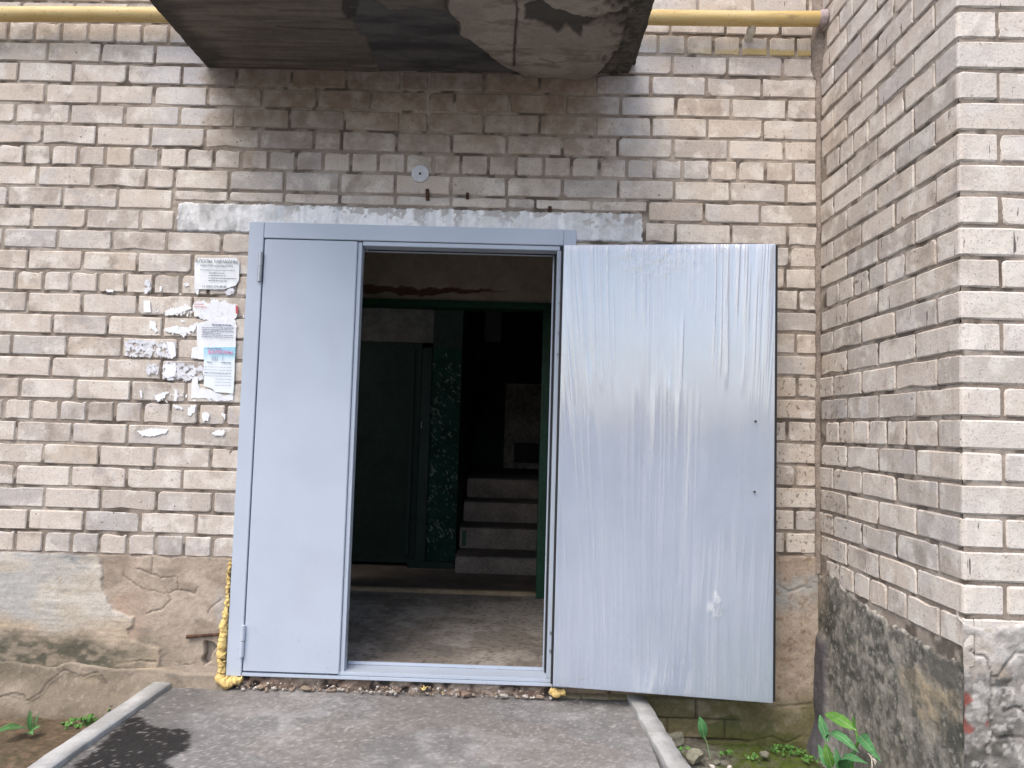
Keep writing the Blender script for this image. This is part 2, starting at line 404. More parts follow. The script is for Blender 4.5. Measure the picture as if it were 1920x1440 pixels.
def fill(x0, x1, ref, pitch=.26, half_at=None):
    """joint centres: ref + n*pitch, clipped to [x0, x1] -> list of (a, b) bricks"""
    js = []; n0 = math.floor((x0 - ref) / pitch) - 1; x = ref + n0 * pitch
    while x < x1 + pitch:
        js.append(x); x += pitch
    js = [x0 - JT / 2] + [t for t in js if x0 + .03 < t < x1 - .03] + [x1 + JT / 2]
    return [(a + JT / 2, b - JT / 2) for a, b in zip(js[:-1], js[1:])]
left_ref = {-1: -.068, 0: -.124, 1: .075, 2: -.059, 3: .077, 4: -.06, 5: .077, 6: -.003, 7: .069, 8: -.067, 9: .055, 10: -.075, 11: .052, 12: .003,
            13: .063, 14: .19, 15: .004, 16: .196, 17: .058, 18: -.011, 19: .055, 20: .189, 21: .063, 22: .209, 23: .139, 24: .087,
            -2: .06, -3: -.07, -4: .06, -5: -.07, -6: .03}
right_ref = {1: 3.323, 2: 3.226, 3: 3.344, 4: 3.232, 5: 3.333, 7: 3.343, 8: 3.222, 9: 3.35}
pier_ref = {10: 3.62, 11: 3.600, 12: 3.663, 13: 3.50, 14: 3.651, 15: 3.50, 16: 3.657, 17: 3.50, 18: 3.613, 19: 3.50, 20: 3.651, 21: 3.50, 22: 3.65, 23: 3.607}
half_x = {1: 1.6, 2: 2.02, 3: 2.16, 4: 2.03, 5: 1.45, 7: .84, 8: 2.5}
HDR = lambda c: c % 6 == 0
DX0, DX1, LX0, LX1, LZ0, LZ1 = 1.12, 2.60, .745, 2.938, 2.092, 2.234
front = []                                        # (x0, x1, z0, z1)
for c in range(-6, 25):
    z1, z0 = zj(c - 1) - JT / 2 + .0005, zj(c) + JT / 2 - .0005
    p = .13 if HDR(c) else .26
    segs = []
    if c <= 8:
        if c in right_ref:
            a, b = left_ref[c], right_ref[c]; hx = half_x[c]; sc_ = (b - a) / 12.5 / .26
            js = [a]; done = False
            while len(js) < 14:
                step = .26 * sc_
                if not done and js[-1] + step > hx: step = .13 * sc_; done = True
                js.append(js[-1] + step)
            x = b + .26
            while x < XC - .04: js.append(x); x += .26
            x = a - .26
            while x > -1.0: js.insert(0, x); x -= .26
            js = [-1.0] + [t for t in js if t > -.96] + [XC - .002]
            segs = [(u + JT / 2, w - JT / 2) for u, w in zip(js[:-1], js[1:])]
        else:
            segs = fill(-1.0, XC - .008, left_ref[c], .13 if HDR(c) else .26)
    elif c == 9:
        segs = fill(-1.0, LX0 - .014, left_ref[c], p) + fill(LX1 + .014, XC - .008, right_ref[9], p)
    else:
        segs = fill(-1.0, DX0, left_ref[c], p)
        if c <= 23: segs += fill(DX1, XC - .008, pier_ref[c], p)
    for a, b in segs:
        if c == 8 and b > LX0 and a < LX1:
            if a < LX0 - .03 and b > LX0: front.append((a, LX0 - .014, z0, z1)); a = LX0
            if b > LX1 + .03 and a < LX1: front.append((LX1 + .014, b, z0, z1)); b = LX1 - .002
            if b - a > .03: front.append((a, b, LZ1 + .009, z1))
        elif b - a > .03: front.append((a, b, z0, z1))

def proj(P):
    v = (np.asarray(P, float) - CAM) @ RM
    return 960 + F_PX * v[0] / v[1], 720 - F_PX * v[2] / v[1]
def seen_front(a, b, z0, z1):
    x, z = (a + b) / 2, (z0 + z1) / 2
    u0, v0 = proj((a, 0, z1)); u1, v1 = proj((b, 0, z0))
    if u1 < 0 or u0 > 1920 or v1 < 0 or v0 > 1440: return 0
    if .86 < a and b < 2.86 and z0 > 2.88: return 0
    if 2.58 < a and b < 3.50 and z1 < 2.09: return 0
    if 1.08 < a and b < 2.64 and z1 < 2.15: return 0
    return (min(u1, 1920) - max(u0, 0)) * (min(v1, 1440) - max(v0, 0))

wall = thing('brick_wall', 'long pale silicate brick facade wall around the grey entrance door', 'wall', (1.4, .2, -.3))
front.sort(key=lambda s: -seen_front(*s))
def join_bricks(name, items, parent):
    """bricks beyond the first 300, one mesh"""
    V = []; Fc = []
    for m, mat in items:
        n = len(V); V += [tuple(mat @ v.co) for v in m.vertices]; Fc += [tuple(n + i for i in p.vertices) for p in m.polygons]
    me = bpy.data.meshes.new(name); me.from_pydata(V, [], Fc); me.update()
    return tag(link(name, me, M['brick'], parent), kind='stuff')
rest = []
n_seen = sum(1 for s in front if seen_front(*s) > 150)
for i, (a, b, z0, z1) in enumerate(front):
    m = brick_var(b - a, z1 - z0); loc = Vector(((a + b) / 2, rb.uniform(-.0025, .0015), (z0 + z1) / 2))
    rot = (rb.uniform(-.004, .004), rb.uniform(-.006, .006), rb.uniform(-.006, .006))
    if i < min(300, n_seen): link('brick', m, None, wall, loc, rot)
    else: rest.append((m, Matrix.Translation(loc) @ Matrix.Rotation(rot[2], 4, 'Z')))
join_bricks('brick_remainder', rest, wall)

def mortar_fn(u, v):
    d = (fbm(u * 18, v * 30, 4, 3) - .5) * .010 + (fbm(u * 90, v * 90, 2, 5) - .5) * .003 - .0052
    t = fbm(u * 4, v * 6, 3, 9)
    c = mixc(np.broadcast_to(np.array([.265, .22, .18]), u.shape + (3,)), [.37, .32, .27], sstep(.45, .65, t))
    c = mixc(c, [.085, .068, .055], sstep(.56, .68, fbm(u * 14, v * 14, 3, 12)) * .8)
    return np.minimum(d, -.0012), c
def mortar(x0, x1, z0, z1, parent, step=.011):
    link('mortar_bed', relief('mortar_bed', span(x0, x1, step), span(z0, z1, step), (0, 0, 0), (1, 0, 0), (0, 0, 1), (0, -1, 0), mortar_fn), M['mortar'], parent)
mortar(-1.0, XC + .02, LZ1 - .02, 3.62, wall)
mortar(-1.0, DX0 + .01, .45, LZ1 - .02, wall)
mortar(DX1 - .01, XC + .02, .45, LZ1 - .02, wall)
# masonry body behind the face (gives the wall its thickness and the reveals of the opening)
mb = MB(); mb.box(-1.0, DX0, .03, .40, -.4, 3.62); build(mb, 'wall_core', M['mortar'], wall)
mb = MB(); mb.box(DX1, XC + .3, .03, .40, -.4, 3.62); build(mb, 'wall_core', M['mortar'], wall)
mb = MB(); mb.box(DX0, DX1, .03, .40, LZ1 - .1, 3.62); build(mb, 'wall_core', M['mortar'], wall)
for o in wall.children:
    if o.name.startswith('wall_core'):
        a = o.data.color_attributes.new('col', 'FLOAT_COLOR', 'POINT'); a.data.foreach_set('color', np.tile(np.array([.33, .28, .23, 1], np.float32), len(o.data.vertices)))

# limewashed concrete lintel
def lintel_fn(u, v):
    base = np.broadcast_to(np.array([.76, .76, .75]), u.shape + (3,)).copy()
    n = fbm(u * 6, v * 10, 4, 21); st = fbm(u * 45, v * 5, 3, 22)
    c = mixc(base, [.90, .90, .90], sstep(.36, .50, n))
    greyzone = np.maximum(sstep(1.28, 1.05, u + (n - .5) * .5), sstep(2.55, 2.70, u) * .55)
    c = mixc(c, [.29, .29, .29], greyzone * (.30 + .5 * sstep(.35, .65, fbm(u * 25, v * 12, 4, 23))))
    c = mixc(c, [.66, .69, .71], sstep(.54, .68, st) * sstep(.95, 1.25, u) * .7)
    fl = sstep(.52, .60, fbm(u * 30, v * 26, 4, 25) + .10 * sstep(2.17, 2.23, v) - .03)
    c = mixc(c, [.36, .33, .30], fl * sstep(1.2, 1.35, u) * .7 * sstep(2.13, 2.2, v + (n - .5) * .1))
    edge = np.minimum(np.minimum(u - LX0, LX1 - u), np.minimum(v - LZ0, LZ1 - v))
    rag = (fbm(u * 40, v * 40, 3, 27) - .5) * .014
    d = .004 + (fbm(u * 30, v * 30, 4, 28) - .5) * .004 - fl * .0015 - .03 * sstep(.006, -.002, edge + rag)
    d = d - .006 * sstep(.004, .001, np.abs(u - 2.62 - (n - .5) * .01))
    return d, c
link('lintel', relief('lintel', span(LX0 - .004, LX1 + .004, .006), span(LZ0 - .004, LZ1 + .004, .005), (0, 0, 0), (1, 0, 0), (0, 0, 1), (0, -1, 0), lintel_fn), M['lintel'], wall)

def W(pts, Y=0.0): return [(onY(*p, Y)[0], onY(*p, Y)[2]) for p in pts]
# ---- render on the base of the wall, left of the door
white_edge = W([(180, 1020), (194, 1062), (192, 1090), (200, 1120), (213, 1142), (232, 1150), (253, 1158), (252, 1170), (240, 1180), (246, 1196), (300, 1215), (300, 1300), (-400, 1300), (-400, 1020)])
cr1 = [W(p) for p in ([(233, 1040), (234, 1080), (250, 1092), (270, 1106), (285, 1108)], [(288, 1038), (287, 1075)], [(258, 1066), (285, 1074), (312, 1083), (330, 1082)],
                      [(270, 1108), (316, 1112), (319, 1126), (304, 1142), (277, 1149)], [(318, 1112), (335, 1104), (368, 1112), (372, 1100)], [(333, 1082), (335, 1105)],
                      [(418, 1122), (395, 1140), (390, 1150)], [(180, 1240), (215, 1246), (270, 1236), (325, 1240), (380, 1249), (418, 1244)])]
hole1 = W([(383, 1202), (398, 1204), (404, 1212), (398, 1224), (394, 1238), (384, 1248), (378, 1238), (384, 1222)])
dot1 = W([(116, 1085)])[0]
def plasterL(u, v):
    n = fbm(u * 9, v * 9, 5, 31); n2 = fbm(u * 3, v * 5, 4, 33); wob = (fbm(u * 35, v * 35, 3, 35) - .5) * .02
    wh = sstep(-.003, .004, sdpoly(u, v, white_edge) + wob)
    tan = mixc(np.broadcast_to(np.array([.37, .305, .24]), u.shape + (3,)), [.43, .36, .29], sstep(.4, .65, n))
    tan = mixc(tan, [.41, .285, .215], sstep(.14, .02, np.abs(u - .63)) * sstep(.40, .65, n2) * .6)
    tan = mixc(tan, [.26, .21, .165], sstep(.50, .70, fbm(u * 7, v * 9, 5, 36)) * .8)
    whc = mixc(np.broadcast_to(np.array([.46, .41, .34]), u.shape + (3,)), [.52, .48, .42], sstep(.42, .62, fbm(u * 5, v * 20, 4, 37)))
    whc = mixc(whc, [.40, .395, .38], sstep(.55, .1, u) * sstep(.40, .55, fbm(u * 4, v * 7, 4, 38)) * .9)
    whc = mixc(whc, [.24, .25, .25], sstep(.25, .36, u) * sstep(.48, .36, u) * sstep(.49, .53, v) * sstep(.42, .6, fbm(u * 12, v * 40, 4, 39)) * .8)
    whc = mixc(whc, [.44, .34, .24], sstep(.36, .24, v + (n2 - .5) * .2) * .75)
    c = tan * (1 - wh[..., None]) + whc * wh[..., None]
    d = .002 + wh * .009 + (n - .5) * .009 * (1 - wh * .6) + (fbm(u * 50, v * 50, 3, 41) - .5) * .003
    d = d + (fbm(u * 6, v * 90, 3, 40) - .5) * .0025 * wh
    crk = np.zeros_like(u)
    for p in cr1: crk = np.maximum(crk, sstep(.0040, .0008, pdist(u + wob * .9, v + wob * .9, p)) * (.25 + .75 * sstep(.35, .6, n)))
    d = d - crk * .006; c = mixc(c, [.17, .13, .10], crk * .5)
    # dark growth along the foot of the render
    gy = .205 + .05 * np.clip((.5 - u), -1, .6) * 0 + (fbm(u * 7, v * 7, 4, 42) - .5) * .12
    gr = sstep(gy + .05, gy - .05, v) * sstep(1.0, .50, u) 
    c = mixc(c, [.085, .082, .06], gr * (.50 + .45 * sstep(.30, .65, fbm(u * 22, v * 40, 4, 43))))
    h = sstep(-.002, .008, sdpoly(u, v, hole1) + wob); d = d - h * .05; c = mixc(c, [.10, .085, .075], h)
    ho = sstep(.014, .011, np.hypot(u - dot1[0], v - dot1[1]) + wob * .2) ; ring = ho * sstep(.008, .011, np.hypot(u - dot1[0], v - dot1[1]))
    c = mixc(c, [.50, .42, .34], ho * .7); d = d - ring * .003
    # grey mortar lump beside the foam
    lump = sstep(.06, .02, np.hypot((u - 1.055) * 1.6, (v - .36) * .5)) ; c = mixc(c, [.42, .40, .37], lump * .6)
    top = zj(24) + .004 + (fbm(u * 14, v * 2, 4, 44) - .5) * .022
    d = d - .03 * sstep(-.004, .004, v - top) - sstep(.09, .06, v) * .0
    c = mixc(c, [.16, .13, .11], sstep(-.008, 0, v - top))
    return d, c
link('render_coat', relief('render_coat', span(-1.0, DX0, .0055), span(.06, .63, .005), (0, -.003, 0), (1, 0, 0), (0, 0, 1), (0, -1, 0), plasterL), M['plaster'], wall)
# ---- projecting footing below it
cr2 = [W(p, -.06) for p in ([(-60, 1310), (0, 1306), (30, 1302), (50, 1313), (68, 1305), (80, 1285), (100, 1270), (108, 1262), (120, 1264), (150, 1272), (172, 1266), (195, 1284)], [(84, 1236), (92, 1255), (102, 1268)])]
def footL(u, v):
    n = fbm(u * 7, v * 7, 5, 51); n2 = fbm(u * 3, v * 4, 3, 53); wob = (fbm(u * 30, v * 30, 3, 54) - .5) * .016
    c = mixc(np.broadcast_to(np.array([.215, .178, .135]), u.shape + (3,)), [.28, .235, .185], sstep(.4, .65, n))
    c = mixc(c, [.14, .12, .085], sstep(.40, .15, u + (n2 - .5) * .4) * sstep(-.02, .05, v) * .8)
    c = mixc(c, [.38, .31, .22], sstep(.40, .5, u) * sstep(.9, .7, u) * sstep(-.01, .03, v) * sstep(.4, .55, n2) * .6)
    c = mixc(c, [.42, .37, .30], sstep(.72, .78, fbm(u * 70, v * 70, 2, 55)) * .3)
    c = mixc(c, [.15, .12, .085], sstep(-.06, -.15, v) * .6)
    top = .098 - .02 * u + (fbm(u * 6, u * 0 + 2.2, 4, 56) - .5) * .05
    t = sstep(0, .25, top - v)
    d = .020 + .055 * t + (n - .5) * .014 + (fbm(u * 45, v * 45, 3, 57) - .5) * .004
    crk = np.zeros_like(u)
    for p in cr2: crk = np.maximum(crk, sstep(.0042, .0010, pdist(u + wob * 1.3, v + wob * 1.3, p)))
    lo = sstep(.0, .02, sdpoly(u, v, cr2[0] + [(cr2[0][-1][0], -.5), (cr2[0][0][0], -.5)])); d = d - crk * .006 - lo * .006; c = mixc(c, [.12, .095, .07], crk * .5)
    d = d - .07 * sstep(-.006, .010, v - top)
    return d, c
link('footing', relief('footing', span(-1.0, DX0 - .005, .006), span(-.36, .15, .0055), (0, -.003, 0), (1, 0, 0), (0, 0, 1), (0, -1, 0), footL), M['plaster'], wall)
# ---- render on the strip right of the door; slimed old brickwork under it
def plasterR(u, v):
    n = fbm(u * 8, v * 8, 5, 61); n2 = fbm(u * 3, v * 3, 4, 63)
    c = mixc(np.broadcast_to(np.array([.375, .30, .235]), u.shape + (3,)), [.43, .35, .28], sstep(.42, .62, n))
    c = mixc(c, [.36, .36, .35], sstep(.52, .62, n2) * sstep(.40, .48, v) * .8)
    c = mixc(c, [.24, .16, .10], sstep(.66, .72, fbm(u * 40, v * 40, 3, 64)) * .6)
    ol = sstep(.17, .0, v + (n2 - .5) * .22)
    slime = mixc(np.broadcast_to(np.array([.16, .14, .075]), u.shape + (3,)), [.235, .205, .135], sstep(.45, .62, fbm(u * 13, v * 13, 4, 65)))
    slime = mixc(slime, [.085, .095, .03], sstep(.5, .62, fbm(u * 5, v * 7, 4, 66)) * .8)
    slime = mixc(slime, [.17, .09, .06], sstep(3.30, 3.1, u) * sstep(.02, .06, v) * .6)
    c = c * (1 - ol[..., None]) + slime * ol[..., None]
    d = .004 + (n - .5) * .008 + (fbm(u * 50, v * 50, 3, 67) - .5) * .003
    # exposed courses of the footing where the render has gone
    gone = sstep(3.42, 3.30, u + (n2 - .5) * .25 + v * .4) * sstep(.10, .05, v)
    row = np.floor((v + .5) / .088); fz = np.abs((v + .5) / .088 - row - .5); fxx = np.abs(((u + row * .131) / .258) % 1 - .5)
    jt = np.maximum(sstep(.43, .47, fz), sstep(.475, .49, fxx))
    d = d - gone * (.010 + jt * .014); c = mixc(c, [.09, .075, .05], gone * jt * .75)
    crk = np.zeros_like(u)
    for p in (W([(1455, 1095), (1478, 1108), (1505, 1100), (1520, 1106)]), W([(1200 * 1 + 250, 1325), (1480, 1322), (1520, 1318)]), W([(1390, 1396), (1430, 1385), (1450, 1382), (1470, 1392), (1500, 1380)])):
        crk = np.maximum(crk, sstep(.005, .0015, pdist(u, v + (n - .5) * .02, p)))
    d = d - crk * .006
    top = zj(23) - .004 + (fbm(u * 12, v * 2, 4, 68) - .5) * .02
    d = d - .03 * sstep(-.004, .004, v - top); c = mixc(c, [.16, .13, .11], sstep(-.008, 0, v - top))
    return d, c
link('render_coat', relief('render_coat', span(DX1 - .01, XC + .01, .006), span(-.36, .72, .006), (0, -.003, 0), (1, 0, 0), (0, 0, 1), (0, -1, 0), plasterR), M['mossy'], wall)
# crumbled masonry under the door threshold
def under(u, v):
    n = fbm(u * 22, v * 22, 4, 71)
    c = mixc(np.broadcast_to(np.array([.20, .15, .115]), u.shape + (3,)), [.30, .25, .21], sstep(.45, .6, n)); c = mixc(c, [.19, .125, .095], sstep(.55, .65, fbm(u * 9, v * 9, 3, 72)) * .6)
    c = mixc(c, [.06, .05, .045], sstep(.44, .36, n))
    return (n - .5) * .045, c
link('broken_edge', relief('broken_edge', span(DX0 - .06, DX1 + .06, .005), span(-.2, .062, .005), (0, .012, 0), (1, 0, 0), (0, 0, 1), (0, -1, 0), under, False), M['plaster'], wall)

# ================================================================== the bay that projects on the right
bay = thing('bay_wall', 'projecting pale brick bay wall beside the entrance with mouldy grey base', 'wall', (4.3, -.5, -.3))
def corner_brick(a, b, h, seed):
    """a = length seen on the flank (along +y), b = length seen on the front (along +x)"""
    r = random.Random(seed); bev = r.choice((.006, .009, .014))
    fp = [(0, a), (0, a * .66), (0, a * .33), (0, bev), (bev * .3, bev * .3), (bev, 0), (b * .33, 0), (b * .66, 0), (b, 0), (b, .06), (.06, .06), (.06, a)]
    rings = [(-h / 2, .005), (-h / 2 + .005, 0), (h / 2 - .005, 0), (h / 2, .005)]; v = []; n = len(fp)
    for z, ins in rings:
        for i, (x, y) in enumerate(fp):
            k = i < 9; dx = ins if x < .02 else (-ins if x > b - .01 else 0); dy = ins if y < .02 else (-ins if y > a - .01 else 0)
            jit = r.uniform(-.0015, .0015) if k else 0
            v.append((x + dx + (jit if x < .001 else 0), y + dy + (jit if y < .001 else 0), z + (r.uniform(-.0015, .0015) if abs(z) > h / 2 - .001 else 0)))
    f = []
    for q in range(3):
        for i in range(n):
            k = (i + 1) % n; f.append((q * n + i, q * n + k, (q + 1) * n + k, (q + 1) * n + i)[::1])
    f.append(tuple(range(n))[::-1]); f.append(tuple(range(3 * n, 4 * n)))
    m = bpy.data.meshes.new('brick'); m.from_pydata(v, [], f)
    bm = bmesh.new(); bm.from_mesh(m); bmesh.ops.recalc_face_normals(bm, faces=bm.faces); bm.to_mesh(m); bm.free()
    m.update(); m.materials.append(M['brick']); return m
corner_vars = [[corner_brick(.25, .12, .0885, 500 + i) for i in range(5)], [corner_brick(.12, .25, .0885, 600 + i) for i in range(5)]]
D = -YB; bay_rest = []
for c in range(-6, 25):
    z1, z0 = zj(c - 1) - JT / 2, zj(c) + JT / 2; zc = (z0 + z1) / 2; odd = c % 2 != 0
    drop = c > 23
    link('brick', corner_vars[0 if odd else 1][rb.randrange(5)], None, bay, (XC, YB, zc), (0, 0, rb.uniform(-.004, .004)))
    # flank, measured s from the outer edge towards the inner corner
    s = .25 if odd else .12
    sizes = []
    if HDR(c):
        sizes.append(.185); s2 = s + JT + .185
        while s2 + JT + .12 < D: sizes.append(.12); s2 += JT + .12
    else: sizes = [.25] * 5
    s += JT
    for w in sizes:
        e = min(s + w, D - .004)
        if e - s < .03: break
        y = YB + (s + e) / 2
        link('brick', brick_var(e - s, z1 - z0), None, bay, (XC + rb.uniform(-.0015, .002), y, zc), (0, rb.uniform(-.006, .006), -math.pi / 2 + rb.uniform(-.006, .006)))
        s = e + JT
    # front face
    x = XC + (.12 if odd else .25) + JT
    for k, w in enumerate([.25, .25, .25]):
        loc = (x + w / 2, YB + rb.uniform(-.002, .002), zc); tilt = rb.uniform(-.006, .006)
        if k == 0 and -1 <= c: link('brick', brick_var(w, z1 - z0), None, bay, loc, (0, tilt, 0))
        else: bay_rest.append((brick_var(w, z1 - z0), Matrix.Translation(loc) @ Matrix.Rotation(tilt, 4, 'Y')))
        x += w + JT
join_bricks('brick_remainder', bay_rest, bay)
def mortar2(u, v):
    d, c = mortar_fn(u + 9, v + 4); return d, c * .96
link('mortar_bed', relief('mortar_bed', span(YB + .006, .02, .011), span(.40, 3.62, .011), (XC, 0, 0), (0, 1, 0), (0, 0, 1), (-1, 0, 0), mortar2), M['mortar'], bay)
link('mortar_bed', relief('mortar_bed', span(XC + .006, XC + 1.0, .011), span(.40, 3.62, .011), (0, YB, 0), (1, 0, 0), (0, 0, 1), (0, -1, 0), mortar2), M['mortar'], bay)
mb = MB(); mb.box(XC + .03, XC + 1.0, YB + .03, .029, -.4, 3.62); o = build(mb, 'wall_core', M['mortar'], bay)
a = o.data.color_attributes.new('col', 'FLOAT_COLOR', 'POINT'); a.data.foreach_set('color', np.tile(np.array([.33, .28, .23, 1], np.float32), len(o.data.vertices)))
def WX(pts): return [(onX(*p, XC)[1], onX(*p, XC)[2]) for p in pts]
yel = WX([(1698, 1275), (1720, 1262), (1745, 1268), (1775, 1285), (1800, 1300), (1800, 1350), (1770, 1345), (1740, 1360), (1715, 1325), (1700, 1300)])
flat_g = WX([(1722, 1195), (1765, 1185), (1800, 1205), (1806, 1300), (1770, 1290), (1748, 1265), (1738, 1225)])
def bay_flank(u, v):
    n = fbm(u * 9, v * 9, 5, 81); n2 = fbm(u * 4, v * 4, 4, 83); n3 = fbm(u * 28, v * 28, 4, 84)
    c = mixc(np.broadcast_to(np.array([.15, .14, .12]), u.shape + (3,)), [.28, .26, .22], sstep(.50, .68, n3 * .6 + n * .4))
    c = mixc(c, [.075, .072, .062], sstep(.46, .34, n3) * .6)
    c = mixc(c, [.33, .305, .26], sstep(.55, .66, fbm(u * 16, v * 6, 4, 85)) * .55)
    c = mixc(c, [.065, .066, .052], sstep(.46, .62, fbm(u * 7, v * 7, 5, 87)) * sstep(.12, .35, v) * .75); c = mixc(c, [.36, .34, .30], sstep(.62, .70, fbm(u * 60, v * 60, 3, 89)) * .6)
    low = sstep(.22, -.1, v + (n2 - .5) * .2); lowc = mixc(np.broadcast_to(np.array([.20, .185, .165]), u.shape + (3,)), [.30, .285, .265], sstep(.42, .6, fbm(u * 22, v * 9, 4, 86)))
    lowc = mixc(lowc, [.11, .10, .088], sstep(.52, .66, fbm(u * 14 + v * 5, v * 4, 4, 90)) * .7)
    c = c * (1 - low[..., None]) + lowc * low[..., None]
    y_ = sstep(-.03, .03, sdpoly(u, v, yel) + (n - .5) * .12); c = mixc(c, [.34, .275, .185], y_ * (.30 + .5 * sstep(.40, .6, n3)))
    g_ = sstep(-.008, .012, sdpoly(u, v, flat_g) + (n - .5) * .05); c = mixc(c, [.12, .115, .10], g_ * .9)
    tan = sstep(-.14, -.03, u) * sstep(.40, .52, v); c = mixc(c, [.36, .29, .225], tan * .7 * sstep(.4, .55, n))
    d = .004 + (n - .5) * .012 + (n3 - .5) * .007 - g_ * (n - .5) * .012
    # dark strip of bitumen running down in the corner
    bt = sstep(.075, .055, np.abs(u + .045 + (n2 - .5) * .06)) * sstep(.36, .30, v); c = mixc(c, [.105, .098, .108], bt * .95); d = d + bt * .018
    d = d + .05 * sstep(-.02, -.25, v)
    top = zj(24) + .035 - .06 * sstep(-.15, -.55, u) - .02 * sstep(-.6, -1.06, u) + (fbm(u * 13, v * 5, 4, 88) - .5) * .07
    e = sstep(-.008, .006, v - top); d = d * (1 - e) - .03 * e
    c = mixc(c, [.42, .39, .35], sstep(-.03, -.006, v - top) * sstep(.45, .6, n3) * .7)
    return d, c
link('mouldy_render', relief('mouldy_render', span(YB - .003, .004, .0055), span(-.40, .68, .0055), (XC, 0, 0), (0, 1, 0), (0, 0, 1), (-1, 0, 0), bay_flank), M['mossy'], bay)
red1 = W([(1798, 1300), (1812, 1298), (1826, 1312), (1818, 1318), (1808, 1318), (1806, 1340), (1815, 1358), (1826, 1368), (1818, 1378), (1803, 1372), (1796, 1352), (1794, 1325)], YB)
red2 = W([(1848, 1350), (1853, 1350), (1854, 1362), (1847, 1362)], YB)
cr3 = [W(p, YB) for p in ([(1818, 1222), (1840, 1232), (1850, 1246), (1858, 1270), (1857, 1300), (1855, 1352)], [(1858, 1270), (1872, 1268), (1884, 1246), (1902, 1225), (1940, 1218)], [(1862, 1376), (1895, 1386), (1940, 1384)], [(1884, 1330), (1905, 1328), (1940, 1350)],
                           [(1858, 1352), (1862, 1376), (1850, 1400), (1852, 1445)], [(1794, 1360), (1812, 1385), (1830, 1395)])]
def bay_front(u, v):
    n = fbm(u * 9, v * 9, 5, 91); n2 = fbm(u * 4, v * 4, 4, 93); n3 = fbm(u * 30, v * 30, 4, 94)
    c = mixc(np.broadcast_to(np.array([.27, .25, .23]), u.shape + (3,)), [.40, .38, .355], sstep(.42, .62, n3 * .5 + n * .5))
    c = mixc(c, [.14, .135, .125], sstep(.48, .64, n) * .8); c = mixc(c, [.17, .16, .145], sstep(.46, .60, fbm(u * 20, v * 20, 4, 97)) * .7); c = mixc(c, [.07, .068, .06], sstep(.56, .68, fbm(u * 11, v * 11, 5, 99)) * .8); c = mixc(c, [.52, .50, .47], sstep(.60, .68, fbm(u * 45, v * 45, 3, 96)) * .6)
    c = mixc(c, [.37, .30, .22], sstep(.48, .60, n2) * .7)
    c = mixc(c, [.52, .49, .46], sstep(.50, .58, v + (n2 - .5) * .1) * (.5 + .4 * sstep(.4, .6, n3)))
    d = .004 + (n - .5) * .020 + (n3 - .5) * .008
    crk = np.zeros_like(u); w_ = (fbm(u * 30, v * 30, 2, 95) - .5) * .012
    for p in cr3: crk = np.maximum(crk, sstep(.0045, .001, pdist(u + w_ * 1.6, v + w_ * 1.6, p)) * (.3 + .7 * sstep(.35, .6, n)))
    d = d - crk * .012; c = mixc(c, [.12, .10, .09], crk * .5)
    rd = np.maximum(sstep(-.003, .003, sdpoly(u, v, red1) + w_), sstep(-.003, .003, sdpoly(u, v, red2) + w_ * .4)); c = mixc(c, [.24, .065, .05], rd * .85)
    top = zj(23) - .016 + (fbm(u * 13, v * 5, 4, 98) - .5) * .04
    e = sstep(-.008, .006, v - top); d = d * (1 - e) - .03 * e
    return d, c
link('rough_render', relief('rough_render', span(XC - .003, XC + 1.0, .0055), span(-.40, .74, .0055), (0, YB, 0), (1, 0, 0), (0, 0, 1), (0, -1, 0), bay_front), M['plaster'], bay)
# mortar filling the inner corner, thicker round the pipe
mb = MB(); pts = []; rad = []
for k in range(60):
    z = .6 + k * 3.0 / 59; pts.append((XC - .002 + rb.uniform(-.003, .003), -.001 + rb.uniform(-.003, .003), z)); rad.append((.012 + rb.uniform(0, .008)) * (2.3 if 2.93 < z < 3.35 else 1))
mb.tube(pts, rad, 8); o = build(mb, 'corner_mortar', flat_mat('corner_mortar', (.27, .225, .19), .95, 0, .2, 90, .4, .004), bay, True)

# ================================================================== ground, path and kerbs
gx = np.concatenate([-np.geomspace(400, .62, 26), span(-.6, 5.0, .0125), np.geomspace(5.1, 400, 26)])
gy = np.concatenate([-np.geomspace(400, 1.15, 30), span(-1.1, .06, .0105), np.geomspace(.2, 400, 20)])
def ground_fn(u, v):
    near = sstep(-2.2, -1.0, v) * sstep(-1.2, -.5, u) * sstep(6, 5, u)
    lft = sstep(2.2, 1.6, u); n = fbm(u * 6, v * 6, 5, 101); n3 = fbm(u * 40, v * 40, 4, 103)
    zl = -.135 + (n - .5) * .05 + .05 * sstep(-.25, -.02, v) * sstep(.2, .8, u); zr = -.165 + (n - .5) * .05 + .055 * sstep(3.35, 3.0, u)
    z = zl * lft + zr * (1 - lft) + (n3 - .5) * .016
    z = z * near + (-.10) * (1 - near)
    z = np.where(v > .0, np.minimum(z, -.12), z)
    cl = mixc(np.broadcast_to(np.array([.095, .072, .045]), u.shape + (3,)), [.15, .115, .075], sstep(.42, .62, n3 * .5 + n * .5))
    cl = mixc(cl, [.055, .055, .028], sstep(.5, .62, n) * .6); cl = mixc(cl, [.20, .13, .09], sstep(.64, .7, fbm(u * 60, v * 60, 2, 105)) * .5)
    m = sstep(3.20, 3.34, u + (n - .5) * .3)
    cr = mixc(np.broadcast_to(np.array([.13, .12, .095]), u.shape + (3,)), [.21, .20, .17], sstep(.45, .6, n3)); cr = mixc(cr, [.07, .095, .018], m * (.5 + .5 * sstep(.35, .55, n3)))
    c = cl * lft[..., None] + cr * (1 - lft[..., None])
    far = np.broadcast_to(np.array([.13, .125, .12]), u.shape + (3,))
    c = far * (1 - near[..., None]) + c * near[..., None]
    return z, c
